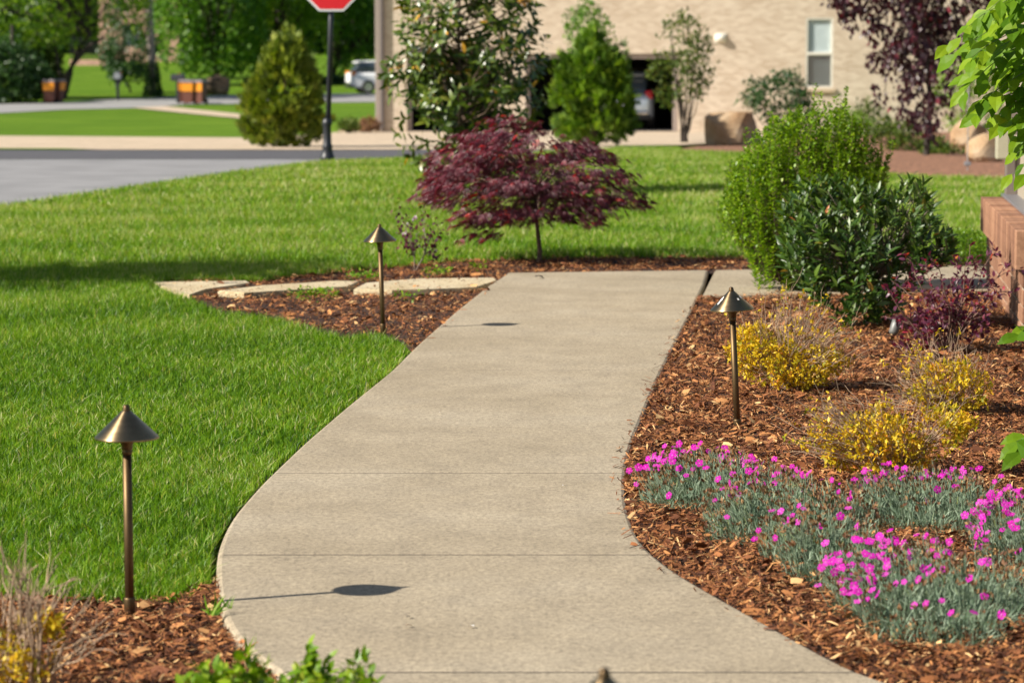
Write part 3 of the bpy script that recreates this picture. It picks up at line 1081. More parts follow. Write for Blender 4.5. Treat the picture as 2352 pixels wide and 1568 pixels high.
# branch skeleton
paths = []
for i in rng.choice(len(P), 60, replace=False):
    s = c0 + np.array((0, 0, rng.uniform(-.03, .12)))
    paths.append((curve(s, P[i], (0, 0, .10), 7, .015), .006, .0018))
V, T = tubes(paths, 4)
np_mesh('branches', V, T, M['bark'], mp)
pos, fwd = [], []
for p, o in zip(P, O):
    out = np.array((p[0] - c0[0], p[1] - c0[1], 0))
    out /= np.linalg.norm(out) + 1e-6
    side = np.array((-out[1], out[0], 0))
    for k in range(7):
        d = rng.uniform(-.07, .08)
        s = rng.normal(0, .06)
        q = p + out * d + side * s + np.array((0, 0, -abs(d) * .35 + rng.normal(0, .012)))
        pos.append(q)
        fwd.append(out * rng.uniform(.4, 1) + side * rng.normal(0, .5) + np.array((0, 0, rng.uniform(-.7, .0))))
pos, fwd = np.array(pos), np.array(fwd)
n = len(pos)
up = np.tile([0, 0, 1.0], (n, 1)) + rng.normal(0, .35, (n, 3))
hz = (pos[:, 2] - pos[:, 2].min()) / np.ptp(pos[:, 2])
tint = np.clip(rng.beta(2, 2.4, n) * .95 + (rng.uniform(0, 1, n) > .95) * .5, 0, 1)
V, T, t = scatter(*palm_t(7, 2.0, .034, .3), pos, fwd, up, rng.uniform(.05, .085, n), tint)
np_mesh('crown', V, T, M['maple'], mp, t)

# small sapling
b = at(952, 610)
sp = thing('maple_sapling', 'spindly little purple leaved sapling beside the burgundy maple', 'sapling', b)
paths, pos, fwd = [], [], []
for tx, ty in ((915, 480), (935, 500), (975, 470), (990, 545), (1010, 575), (925, 545), (960, 520), (1000, 520), (940, 560)):
    tip = dep(tx, ty, b[1] + rng.uniform(-.15, .15))
    c = curve(dep(975, 585, b[1]) if tx > 960 else b + (0, 0, .05), tip, (0, 0, .02), 8, .012)
    c = np.concatenate([[b - (0, 0, .05)], c])
    paths.append((c, .005, .0012))
    for k in range(26):
        q = c[-1 - k // 5] + rng.normal(0, .028, 3)
        pos.append(q)
        fwd.append(unit(1)[0] + np.array((0, 0, -.2)))
V, T = tubes(paths, 5)
np_mesh('stems', V, T, M['bark_grey'], sp)
n = len(pos)
V, T, t = scatter(*leaf_t(.3, .06, .2), np.array(pos), np.array(fwd), np.tile([0, 0, 1.], (n, 1)) + rng.normal(0, .5, (n, 3)), rng.uniform(.02, .042, n), rng.uniform(0, .85, n))
np_mesh('foliage', V, T, M['purple'], sp, t)

# ------------------------------------------------------------------ holly with upright shoots
b = at(1815, 662)
YH = b[1]
ho = thing('holly_shrub', 'tall light green small leaved holly with upright shoots behind the dark laurel', 'shrub', b)
topo = [(1655, 490), (1668, 420), (1690, 365), (1740, 300), (1790, 262), (1845, 250), (1930, 244), (1975, 270), (2000, 330), (2035, 380)]
boto = [(1655, 505), (1700, 570), (1735, 640), (1770, 662), (1815, 672), (1880, 690), (1950, 690), (2000, 640), (2035, 420)]
P, O = crown(560, topo, boto, YH, .42, .5, 0, 1, 2)
paths, pos, fwd = [], [], []
c0 = b + np.array((0, 0, .02))
for p in P:
    d = p - c0
    L = np.linalg.norm(d)
    base = c0 + d * np.array((.55, .55, .25))
    cc = curve(base if L > .3 else c0, p, (0, 0, 0), 8, .012)
    tipdir = np.array((d[0] * .35, d[1] * .35, max(d[2], .2) + .25))
    tipdir /= np.linalg.norm(tipdir)
    tip = p + tipdir * (rng.uniform(.03, .09) if rng.uniform() > .12 else rng.uniform(.12, .20))
    cc = np.concatenate([[c0], cc, [tip]])
    paths.append((cc, .0025, .0012))
    m = int(rng.uniform(36, 54))
    for k in range(m):
        f = 1 - (k / m) * rng.uniform(.75, 1.0)
        s = tip - tipdir * (1 - f) * .22
        a = rng.uniform(0, 2 * math.pi)
        r = np.array((math.cos(a), math.sin(a), .0))
        pos.append(s + r * .004)
        fwd.append(r + tipdir * .55)
pos, fwd = np.array(pos), np.array(fwd)
n = len(pos)
V, T = tubes(paths, 3)
np_mesh('stems', V, T, M['bark'], ho)
P2, O2 = crown(15000, topo, boto, YH, .38, .2)
pos = np.concatenate([pos, P2])
fwd = np.concatenate([fwd, unit(15000) + np.array((0, 0, .4))])
n = len(pos)
V, T, t = scatter(*dia_t(.30, .10), pos, fwd, np.tile([0, 0, 1.], (n, 1)) + rng.normal(0, .3, (n, 3)), rng.uniform(.020, .034, n), np.clip(rng.beta(2, 2, n) * .9 + .05, 0, 1))
np_mesh('foliage', V, T, M['holly'], ho, t)

# ------------------------------------------------------------------ cherry laurel
b = at(2002, 748)
YL = b[1]
la = thing('laurel_shrub', 'dark glossy broad leaved laurel on a bare grey stem behind the purple shrub', 'shrub', b)
topo = [(1790, 530), (1805, 465), (1840, 428), (1900, 415), (1960, 420), (2010, 432), (2060, 455), (2088, 405), (2105, 395), (2140, 455), (2145, 520), (2185, 560)]
boto = [(1790, 600), (1830, 660), (1880, 700), (1930, 752), (1990, 762), (2040, 750), (2080, 690), (2130, 640), (2185, 590)]
P, O = crown(540, topo, boto, YL, .36, .5, 0, 1, 3)
paths, pos, fwd, up = [], [], [], []
c0 = dep(2008, 640, YL)
paths.append(([b - (0, 0, .05), dep(2004, 710, YL), dep(2008, 670, YL), c0], .011, .008))
for p, o in zip(P, O):
    if rng.uniform() < .35:
        paths.append((curve(c0 if p[2] > c0[2] - .1 else dep(2006, 700, YL), p, (0, 0, .02), 6, .01), .004, .0018))
    ax = o * .55 + np.array((0, -.1, .95)) + rng.normal(0, .2, 3)
    ax /= np.linalg.norm(ax)
    a0 = rng.uniform(0, 6.28)
    e1 = np.cross(ax, [1, .2, .1])
    e1 /= np.linalg.norm(e1)
    e2 = np.cross(ax, e1)
    for k in range(7):
        a = a0 + k * 2.4
        r = math.cos(a) * e1 + math.sin(a) * e2
        pos.append(p + ax * (k * .010 - .03))
        fwd.append(r * rng.uniform(.5, 1.0) + ax * (.55 + .09 * k))
        up.append(ax + rng.normal(0, .15, 3))
pos, fwd, up = map(np.array, (pos, fwd, up))
n = len(pos)
V, T = tubes(paths, 6)
np_mesh('stems', V, T, M['bark_grey'], la, smooth=True)
split_leaves(la, 'leaf', 'foliage', *leaf_t(.17, .05, .10), pos, fwd, up, rng.uniform(.05, .085, n), rng.beta(2, 2.2, n) * 1.0, M['laurel_one'], M['laurel'])

# ------------------------------------------------------------------ purple shrub
b = at(2172, 806)
YP = b[1]
pu = thing('purple_shrub', 'open purple leaved shrub in front of the brick wall', 'shrub', b)
tips = [(2040, 660), (2035, 720), (2055, 640), (2080, 585), (2075, 690), (2110, 650), (2120, 600), (2140, 590), (2135, 680), (2165, 640), (2195, 590), (2190, 660), (2215, 620), (2235, 640), (2250, 600), (2280, 565), (2275, 640), (2305, 660), (2290, 690), (2310, 610), (2250, 700), (2270, 740), (2090, 760), (2060, 740), (2050, 790), (2120, 740), (2215, 690), (2165, 700), (2230, 560), (2100, 720), (2200, 725), (2145, 735)]
paths, pos, fwd = [], [], []
for tx, ty in tips:
    tip = dep(tx, ty, YP + rng.uniform(-.22, .22))
    c = curve(b - (0, 0, .03), tip, (rng.normal(0, .02), rng.normal(0, .02), rng.uniform(0, .03)), 9, .008)
    paths.append((c, .0055, .0014))
    for tw in range(5):
        i = rng.integers(3, 8)
        q = c[i] + np.array((rng.normal(0, .05), rng.normal(0, .05), rng.uniform(-.01, .06)))
        cc = curve(c[i], q, (0, 0, .008), 4)
        paths.append((cc, .002, .001))
        for k in range(6):
            pos.append(cc[1 + k % 3] + rng.normal(0, .006, 3))
            fwd.append(unit(1)[0] + (q - c[i]) * 8)
    for k in range(10):
        pos.append(c[-1 - k // 3] + rng.normal(0, .008, 3))
        fwd.append(unit(1)[0] + np.array((0, 0, .3)))
V, T = tubes(paths, 5)
np_mesh('stems', V, T, M['twig_red'], pu)
n = len(pos)
V, T, t = scatter(*leaf_t(.26, .06, .12), np.array(pos), np.array(fwd), np.tile([0, 0, 1.], (n, 1)) + rng.normal(0, .6, (n, 3)), rng.uniform(.024, .042, n), np.clip(rng.beta(2, 2, n) * .9 + .08 + (rng.uniform(0, 1, n) > .9) * .35, 0, 1))
np_mesh('foliage', V, T, M['purple'], pu, t)

# ------------------------------------------------------------------ landscape spotlight
b = at(2050, 782)
so = thing('spotlight', 'small metal spotlight tilted in the mulch under the laurel', 'spotlight', b)
rot = Vector((.12, .1, .32)).to_track_quat('Z', 'Y').to_matrix().to_4x4()
bm = bmesh.new()
lathe(bm, [(.014, 0), (.024, .012), (.026, .05), (.026, .088), (.0235, .088), (.0235, .075)], 20)
bmesh.ops.transform(bm, matrix=Matrix.Translation((.0, 0, .03)) @ rot, verts=bm.verts)
bm_obj('housing', bm, M['spot_grey'], so, True, True)
bm = bmesh.new()
lathe(bm, [(.010, -.06), (.010, .02), (.014, .024), (.014, .036)], 12)
bm_obj('stake', bm, M['brass_dark'], so, True, True)
bm = bmesh.new()
lathe(bm, [(.023, .074), (.023, .077)], 20)
bmesh.ops.transform(bm, matrix=Matrix.Translation((.0, 0, .03)) @ rot, verts=bm.verts)
bm_obj('lens', bm, M['glass'], so, True, True)


# ------------------------------------------------------------------ yellow spireas
def spirea(base, stems, leafy, label, n_leaf, name='spirea_shrub', tw_r=.0019, twigmat='twig', green=0):
    """stems: (tip pixel x, y) list to spread dry twigs; leafy: outlines (top, bottom) that carry leaves."""
    b = at(*base)
    t = thing(name, label, 'shrub', b, 'yellow spirea shrubs')
    paths = []
    tipsp, loose = [], []
    for tx, ty in stems:
        tip = dep(tx, ty, b[1] + rng.uniform(-.22, .22))
        s = b + np.array((rng.normal(0, .035), rng.normal(0, .035), -.02))
        c = curve(s, tip, (rng.normal(0, .03), rng.normal(0, .03), rng.uniform(0, .05)), 7, .010)
        paths.append((c, tw_r, tw_r * .4))
        if n_leaf and rng.uniform() < .5:
            kk = rng.integers(2, 7, 3)
            loose.append(c[kk] + rng.normal(0, .008, (3, 3)))
        for k in range(3):
            i = rng.integers(2, 6)
            q = c[i] + (c[-1] - c[0]) * rng.uniform(.12, .3) + rng.normal(0, .022, 3)
            paths.append((curve(c[i], q, (0, 0, .004), 4, .006), tw_r * .55, .0006))
    for top, bot, dpt, n in leafy:
        P, O = crown(n, top, bot, b[1], dpt, .45, .12, 7, len(label))
        for p in P[:n // 14]:
            paths.append((curve(b, p, (0, 0, .02), 6, .006), .002, .0008))
        tipsp.append((P, O))
    V, T = tubes(paths, 4)
    np_mesh('twigs', V, T, M[twigmat], t)
    if loose:
        lo_ = np.concatenate(loose)
        tipsp.append((lo_, unit(len(lo_))))
    P = np.concatenate([p for p, o in tipsp])
    O = np.concatenate([o for p, o in tipsp])
    pos = np.repeat(P, 5, 0) + rng.normal(0, .006, (len(P) * 5, 3))
    fwd = unit(len(pos)) + np.repeat(O, 5, 0) * .5 + np.array((0, 0, .25))
    n = len(pos)
    tint = np.clip(np.repeat(rng.beta(1.3, 1.5, len(P)), 5) + rng.normal(0, .12, n), 0, 1)
    V, T, tt = scatter(*dia_t(.24, .06), pos, fwd, np.tile([0, 0, 1.], (n, 1)) + rng.normal(0, .5, (n, 3)), rng.uniform(.013, .026, n), tint)
    np_mesh('foliage', V, T, M['spirea'], t, tt)
    return t


def fan(cx, cy, pts, n, jx=25, jy=25):
    out = []
    for i in range(n):
        a, b = pts[rng.integers(len(pts))]
        out.append((a + rng.normal(0, jx), b + rng.normal(0, jy)))
    return out


spirea((1810, 893), fan(0, 0, [(1720, 730), (1760, 710), (1800, 700), (1830, 710), (1870, 720), (1900, 730), (1930, 760), (1950, 790), (1780, 740), (1840, 740), (1880, 770), (1930, 800), (1900, 800)], 110),
       [([(1672, 800), (1700, 755), (1750, 745), (1800, 770), (1840, 800), (1900, 800), (1950, 825)], [(1672, 815), (1700, 860), (1750, 885), (1800, 895), (1880, 885), (1950, 835)], .24, 780),
        ([(1690, 770), (1740, 745), (1800, 770), (1830, 800)], [(1690, 830), (1740, 870), (1790, 890), (1830, 880)], .18, 220)],
       'yellow leaved shrub with dry twigs right behind the brass path light', 1)
spirea((2170, 944), fan(0, 0, [(2050, 850), (2080, 830), (2120, 810), (2160, 800), (2200, 790), (2060, 890), (2240, 850), (2100, 870), (2030, 910)], 75, 18, 18),
       [([(2105, 890), (2130, 845), (2180, 830), (2215, 820), (2240, 860), (2285, 860)], [(2105, 915), (2150, 945), (2200, 950), (2250, 935), (2285, 880)], .2, 350)],
       'yellow leaved twiggy shrub just below the purple shrub', 1)
spirea((2060, 1088), fan(0, 0, [(1820, 1000), (1850, 960), (1880, 930), (1900, 940), (1930, 930), (1850, 1020), (1960, 960), (2000, 930), (2080, 920), (2140, 930), (2200, 960)], 90, 20, 16),
       [([(1900, 1010), (1960, 960), (2010, 930), (2080, 925), (2130, 935), (2200, 940), (2238, 960)], [(1900, 1060), (1960, 1090), (2040, 1105), (2100, 1090), (2160, 1050), (2238, 975)], .22, 900),
        ([(1850, 985), (1880, 960), (1900, 960)], [(1850, 1000), (1880, 1020), (1900, 1020)], .1, 30)],
       'wide low yellow shrub right behind the magenta flowers', 1)
# lower left, very near
spirea((40, 1600), fan(0, 0, [(-40, 1290), (20, 1270), (60, 1290), (110, 1330), (150, 1360), (200, 1450), (185, 1410), (150, 1500), (80, 1380), (20, 1350), (-60, 1330), (120, 1310), (205, 1480), (60, 1400)], 40, 30, 30),
       [([(-120, 1400), (0, 1420), (60, 1400), (120, 1410), (140, 1440)], [(-120, 1560), (0, 1560), (60, 1570), (120, 1560), (140, 1480)], .16, 190),
        ([(60, 1390), (100, 1395), (130, 1400)], [(60, 1440), (100, 1470), (130, 1430)], .08, 50)],
       'bare twiggy shrub with a few yellow leaves at the lower left corner', 0, 'bare_spirea_shrub', .0035)

# low green shrub at the bottom edge
b = np.array((-0.52, 6.35, -0.03))
az = thing('azalea_shrub', 'low green shrub cut off by the bottom edge of the photo', 'shrub', b)
pos, fwd, paths = [], [], []
for tx, ty in [(450, 1560), (480, 1530), (520, 1540), (560, 1505), (590, 1530), (640, 1560), (690, 1540), (715, 1490), (740, 1530), (790, 1545), (825, 1510), (850, 1550), (600, 1560), (540, 1560), (770, 1565), (665, 1565), (500, 1570), (720, 1560), (820, 1560), (560, 1580), (700, 1590), (640, 1600), (780, 1600), (480, 1600), (600, 1610), (840, 1590)]:
    tip = dep(tx, ty, 6.35 + rng.uniform(-.15, .15))
    paths.append((curve(b, tip, (0, 0, .02), 6, .006), .003, .001))
    for k in range(34):
        q = tip + np.array((rng.normal(0, .012), rng.normal(0, .012), -rng.uniform(0, .06)))
        pos.append(q)
        fwd.append(unit(1)[0] + np.array((0, 0, .7)))
V, T = tubes(paths, 4)
np_mesh('stems', V, T, M['bark'], az)
n = len(pos)
V, T, t = scatter(*leaf_t(.24, .05, .08), np.array(pos), np.array(fwd), np.tile([0, 0, 1.], (n, 1)) + rng.normal(0, .4, (n, 3)), rng.uniform(.024, .042, n), rng.uniform(.2, 1, n))
np_mesh('foliage', V, T, M['holly'], az, t)


# weeds beside the path
def weed(px, py, h, lab, n=12):
    b = at(px, py)
    V = []
    pos = np.tile(b, (n, 1)) + rng.normal(0, .006, (n, 3)) * (1, 1, 0)
    fwd = rng.normal(0, .5, (n, 3)) + np.array((0.2, 0, 1))
    tv = np.array([(-.045, 0, 0), (.045, 0, 0), (-.04, .5, .03), (.04, .5, .03), (0, 1, -.12)])
    tf = np.array([(0, 1, 3), (0, 3, 2), (2, 3, 4)])
    V, T, t = scatter(tv, tf, pos, fwd, np.tile([0, -1., .2], (n, 1)) + rng.normal(0, .4, (n, 3)), rng.uniform(.5, 1, n) * h, rng.uniform(.2, .8, n))
    tag(np_mesh('weed', V, T, M['grass'], None, t, origin=b), lab, 'weed', 'weeds at the path edge')


weed(487, 1412, .075, 'small green weed at the path edge beside the near lamp shadow', 14)
weed(570, 1500, .06, 'grey green weed at the bottom of the path edge', 10)
weed(530, 1396, .05, 'thin weed leaning over the path edge by the lamp shadow', 6)


# clover patches
def clover(px, py, r, n, lab):
    b = at(px, py)
    a, q = rng.uniform(0, 6.28, n), np.sqrt(rng.uniform(0, 1, n)) * r
    pos = np.stack([b[0] + np.cos(a) * q, b[1] + np.sin(a) * q * 1.6, rng.uniform(-.03, .02, n)], 1)
    fwd = np.stack([np.cos(a), np.sin(a), rng.uniform(.1, .8, n)], 1) + rng.normal(0, .5, (n, 3))
    V, T, t = scatter(*leaf_t(.4, .06, .1), pos, fwd, np.tile([0, 0, 1.], (n, 1)) + rng.normal(0, .3, (n, 3)), rng.uniform(.014, .028, n), rng.uniform(.25, .8, n))
    tag(np_mesh('clover_patch', V, T, M['grass'], None, t, origin=(b[0], b[1], -.03)), lab, 'clover', 'green weed patches in the side bed', 'stuff')


clover(835, 632, .11, 170, 'green clover patch left of the brass stem behind the stones')
clover(1003, 622, .10, 150, 'green clover patch under the little purple sapling')
clover(718, 673, .16, 220, 'green clover patch below the middle flagstone')
clover(1098, 610, .06, 70, 'smallest green clover patch near the maple trunk')
clover(935, 677, .10, 50, 'sparse green clover patch below the largest flagstone')

# ------------------------------------------------------------------ dianthus
fl_me = bpy.data.meshes.new('flower')
bm = bmesh.new()
for k in range(5):
    a = k * 2 * math.pi / 5
    def pt(r, da, z):
        return bm.verts.new((r * math.cos(a + da), r * math.sin(a + da), z))
    v = [pt(.05, 0, .0), pt(.30, -.52, .06), pt(.50, -.50, .03), pt(.55, -.2, .05), pt(.52, 0, .03), pt(.55, .2, .05), pt(.50, .50, .03), pt(.30, .52, .06)]
    bm.faces.new(v)
bm.to_mesh(fl_me)
bm.free()
fl_me.materials.append(M['pink'])
eye_me = bpy.data.meshes.new('flower_eye')
bm = bmesh.new()
bmesh.ops.create_circle(bm, cap_ends=True, segments=6, radius=.10, matrix=Matrix.Translation((0, 0, .045)))
bm.to_mesh(eye_me)
bm.free()
eye_me.materials.append(M['pink_eye'])


def dianthus(px, py, rx_, ry_, h, n_leaf, n_flower, n_spent, label, lo=0.2, hi=2.9):
    """lo..hi: the range of directions (from the clump's middle) in which most of the flowers stand."""
    b = at(px, py, -.03)
    t = thing('dianthus_clump', label, 'dianthus', b, 'dianthus clumps beside the path')
    a = rng.uniform(0, 2 * math.pi, n_leaf)
    q = np.sqrt(rng.uniform(0, 1, n_leaf))

    def wob(a):
        return 1 + .16 * np.sin(a * 3 + px) + .09 * np.sin(a * 7 + py)

    def dome(X, Y, q):
        return h * np.clip(1 - q ** 3, 0, 1) * (.82 + .25 * np.sin(X * 31 + px) * np.sin(Y * 22 + py))
    X, Y = np.cos(a) * q * rx_ * wob(a), np.sin(a) * q * ry_ * wob(a)
    Z = dome(X, Y, q) * rng.uniform(.3, 1.0, n_leaf)
    pos = np.stack([X, Y, Z], 1) + b
    fwd = np.stack([np.cos(a) * q ** 2 * .8, np.sin(a) * q ** 2 * .8, .75 + 0 * a], 1) + rng.normal(0, .40, (n_leaf, 3))
    tv = np.array([(-.045, 0, 0), (.045, 0, 0), (-.038, .5, .02), (.038, .5, .02), (0, 1, -.1)])
    tf = np.array([(0, 1, 3), (0, 3, 2), (2, 3, 4)])
    tint = np.clip(rng.beta(2, 2, n_leaf) - .25 * (q > .93), 0, 1)
    V1, T1, t1 = scatter(tv, tf, pos, fwd, np.tile([0, -.3, 1.], (n_leaf, 1)) + rng.normal(0, .4, (n_leaf, 3)), rng.uniform(.024, .050, n_leaf), tint)
    paths, lp, lf, sp, sf = [], [], [], [], []

    def stem(a, q, L):
        x, y = math.cos(a) * q * rx_ * .92 * wob(a), math.sin(a) * q * ry_ * .92 * wob(a)
        s = np.array((x, y, dome(x, y, q) * .7)) + b
        d = np.array((math.cos(a) * q * .30 - .14, math.sin(a) * q * .25 - .10, 1)) + rng.normal(0, .10, 3)
        d /= np.linalg.norm(d)
        tip = s + d * L
        paths.append((curve(s, tip, (rng.normal(0, .004), 0, 0), 4), .0013, .0010))
        for k in range(6):
            lp.append(s + d * L * rng.uniform(.0, .9))
            lf.append(d + rng.normal(0, .35, 3))
        return tip, d
    for i in range(int(n_flower * 1.45)):
        if rng.uniform() < .66:
            a_, q_ = rng.uniform(lo, hi), math.sqrt(rng.uniform(.25, 1.05))
        else:
            a_, q_ = rng.uniform(0, 2 * math.pi), math.sqrt(rng.uniform(0, 1))
        tip, d = stem(a_, q_, rng.uniform(.085, .145))
        o = bpy.data.objects.new('flower', fl_me)
        nrm = Vector((-.45, -.75, .75)) + Vector(rng.normal(0, .42, 3))
        o.matrix_basis = Matrix.Translation(Vector(tip - b)) @ nrm.to_track_quat('Z', 'Y').to_matrix().to_4x4() @ Matrix.Rotation(rng.uniform(0, 6), 4, 'Z') @ Matrix.Scale(rng.uniform(.016, .026), 4)
        o.parent = t
        col.objects.link(o)
        e = bpy.data.objects.new('flower_eye', eye_me)
        e.parent = o
        col.objects.link(e)
    for i in range(n_spent):
        a_ = rng.uniform(0, 2 * math.pi)
        q_ = math.sqrt(rng.uniform(0, 1))
        if math.sin(a_) * q_ < -.45 and rng.uniform() < .75:
            continue
        tip, d = stem(a_, q_, rng.uniform(.05, .135))
        sp.append(tip)
        sf.append(d)
    lp, lf = np.array(lp), np.array(lf)
    m = len(lp)
    V2, T2, t2 = scatter(tv, tf, lp, lf, unit(m), rng.uniform(.022, .042, m), rng.uniform(.4, 1, m))
    V, T, tt = join([(V1, T1, t1), (V2, T2, t2)])
    np_mesh('foliage', V, T, M['dianthus'], t, tt)
    V, T = tubes(paths, 3)
    np_mesh('flower_stems', V, T, M['dianthus'], t, np.full(len(V), .75))['kind'] = 'stuff'
    sp, sf = np.repeat(np.array(sp), 4, 0), np.repeat(np.array(sf), 4, 0)
    n = len(sp)
    V, T, tt = scatter(*dia_t(.26, .1), sp - sf * .008 + rng.normal(0, .002, (n, 3)), sf + rng.normal(0, .45, (n, 3)), unit(n), rng.uniform(.011, .021, n), rng.uniform(0, 1, n))
    o = np_mesh('spent_heads', V, T, M['spent'], t, tt)
    o['kind'] = 'stuff'


dianthus(1636, 1160, .25, .40, .085, 4200, 54, 300, 'grey green dianthus clump nearest the path, topped with magenta flowers along its far edge', .1, 3.3)
dianthus(1800, 1225, .26, .40, .09, 4600, 24, 380, 'dianthus clump in the middle with few magenta flowers and many brown heads', .2, 3.6)
dianthus(1892, 1312, .18, .32, .09, 3000, 9, 250, 'nearly flowerless blue green dianthus clump behind the big front one', 2, 4)
dianthus(2135, 1205, .25, .42, .09, 4600, 38, 330, 'dianthus clump right below the widest yellow shrub', .5, 2.6)
dianthus(2150, 1418, .31, .50, .10, 8000, 76, 340, 'largest dianthus clump at the front, thick with magenta flowers', 1.1, 3.9)
dianthus(2372, 1278, .17, .36, .095, 2700, 52, 130, 'dianthus clump cut by the right edge of the photo, dense with flowers', 1.2, 4.2)

# ------------------------------------------------------------------ small boxwood by the brick wall
b = at(2205, 606)
bx = thing('boxwood_shrub', 'small round green boxwood at the foot of the brick wall corner', 'shrub', b)
P, O = crown(900, [(2140, 570), (2165, 540), (2205, 527), (2240, 530), (2275, 560)], [(2140, 590), (2180, 604), (2220, 608), (2275, 596)], b[1], .22, .5)
pos = np.repeat(P, 3, 0) + rng.normal(0, .012, (2700, 3))
fwd = unit(2700) + np.repeat(O, 3, 0) * .6
V, T, t = scatter(*dia_t(.32, .1), pos, fwd, np.tile([0, 0, 1.], (2700, 1)) + rng.normal(0, .4, (2700, 3)), rng.uniform(.016, .028, 2700), rng.uniform(0, .75, 2700))
np_mesh('foliage', V, T, M['holly'], bx, t)
V, T = tubes([(curve(b - (0, 0, .05), p, (0, 0, 0), 4), .005, .002) for p in P[:14]], 5)
np_mesh('stems', V, T, M['bark'], bx)

# ------------------------------------------------------------------ near house: brick base, siding
AX = np.array((math.sin(R(5.7)), math.cos(R(5.7))))      # along the wall, away from the camera
NX = np.array((AX[1], -AX[0]))                            # into the house
W0 = at(2330, 763)[:2]
W0 = np.array((2.62, 15.5))
WLEN = 3.3
hs = thing('siding_house', 'cream sided house corner on an orange brown brick base at the right edge', 'house', (W0[0], W0[1], -.05))
rotw = Matrix(((NX[0], AX[0], 0), (NX[1], AX[1], 0), (0, 0, 1)))   # local x = into house, y = along


def hloc(x, y, z):
    return (W0[0] + NX[0] * x + AX[0] * y, W0[1] + NX[1] * x + AX[1] * y, z)


CAPB, CAPT = .325, .535
bm = bmesh.new()
box(bm, hloc(.27, WLEN / 2, (CAPB - .1) / 2), (.45, WLEN - .08, CAPB + .09), rotw)
box(bm, hloc(.23, WLEN / 2, (CAPB + CAPT) / 2 - .004), (.43, WLEN - .03, CAPT - CAPB - .02), rotw)
bm_obj('mortar_core', bm, M['mortar'], hs)
bshared = {}


def brick(s, c, parent):
    key = tuple(round(v, 3) for v in s)
    if key not in bshared:
        bm = bmesh.new()
        box(bm, (0, 0, 0), s, None, .004)
        me = bpy.data.meshes.new('brick')
        bm.to_mesh(me)
        bm.free()
        me.materials.append(M['brick'])
        bshared[key] = me
    o = bpy.data.objects.new('brick', bshared[key])
    p = np.array(hloc(*c)) - WL[parent.name]
    j = rng.normal(0, .0015, 3)
    o.matrix_basis = Matrix.Translation(Vector(p + j)) @ rotw.to_4x4() @ Matrix.Rotation(rng.normal(0, .006), 4, 'Z')
    o.parent = parent
    col.objects.link(o)


nr = int(WLEN / .075)
for i in range(nr):                                         # upright cap course
    brick((.20, .066, CAPT - CAPB - .006), (.10, .0375 + i * .075, (CAPB + CAPT) / 2), hs)
for i in range(3):
    brick((.20, .1, CAPT - CAPB - .01), (.31 + i * .21, .052, (CAPB + CAPT) / 2 - .002), hs)
ch = .094
for r in range(4):
    z = CAPB - .004 - ch * (r + .5)
    off = .11 if r % 2 else 0
    y = .03
    k = 0
    while y < WLEN - .06:
        L = (.22 if not (k == 0 and r % 2) else .11)
        L = min(L, WLEN - .04 - y)
        if L > .04:
            brick((.10, L - .01, ch - .010), (.088, y + L / 2, z), hs)
        y += L
        k += 1
    for i in range(3):
        brick((.21, .1, ch - .010), (.245 + .105 * (r % 2) + i * .22, .0785, z), hs)
# grey flashing, corner trim, boards
bm = bmesh.new()
box(bm, hloc(.185, WLEN / 2 + .0, CAPT + .012), (.12, WLEN - .06, .018), rotw, .003)
bm_obj('flashing', bm, M['flashing'], hs)
SX = .185
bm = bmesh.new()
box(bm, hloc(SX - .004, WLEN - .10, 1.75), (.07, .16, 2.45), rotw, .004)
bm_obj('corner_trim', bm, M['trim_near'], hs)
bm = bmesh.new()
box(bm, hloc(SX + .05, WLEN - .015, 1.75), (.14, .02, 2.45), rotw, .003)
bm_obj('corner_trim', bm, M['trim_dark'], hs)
bm = bmesh.new()
box(bm, hloc(SX + .6, WLEN / 2 - .1, 1.75), (1.1, WLEN - .25, 2.44), rotw)
bm_obj('wall', bm, M['siding'], hs)
bm = bmesh.new()
box(bm, (0, 0, 0), (.022, .118, 2.43), None, .004)
board = bpy.data.meshes.new('siding_board')
bm.to_mesh(board)
bm.free()
board.materials.append(M['siding'])
for i in range(25):
    o = bpy.data.objects.new('siding_board', board)
    o.matrix_basis = Matrix.Translation(Vector(np.array(hloc(SX + .042, WLEN - .245 - i * .122, 1.752)) - WL[hs.name])) @ rotw.to_4x4()
    o.parent = hs
    col.objects.link(o)
bm = bmesh.new()
box(bm, hloc(SX + .55, WLEN / 2, 3.05), (1.5, WLEN + .5, .14), rotw)
bm_obj('eave', bm, M['taupe'], hs)
# junction box on the siding
jb = thing('junction_box', 'beige outlet box on the siding corner under the leafy branches', 'outlet box', hloc(SX, WLEN - .42, .80))
bm = bmesh.new()
box(bm, hloc(SX - .075, WLEN - .34, .87), (.085, .13, .18), rotw, .012)
bm_obj('cover', bm, M['box_beige'], jb)
bm = bmesh.new()
box(bm, hloc(SX + .0, WLEN - .34, .86), (.05, .10, .14), rotw, .006)
bm_obj('back_box', bm, M['box_beige'], jb)
bm = bmesh.new()
box(bm, hloc(SX + .012, WLEN - .30, .70), (.014, .014, .18), rotw, .003)
bm_obj('conduit', bm, M['taupe'], jb)

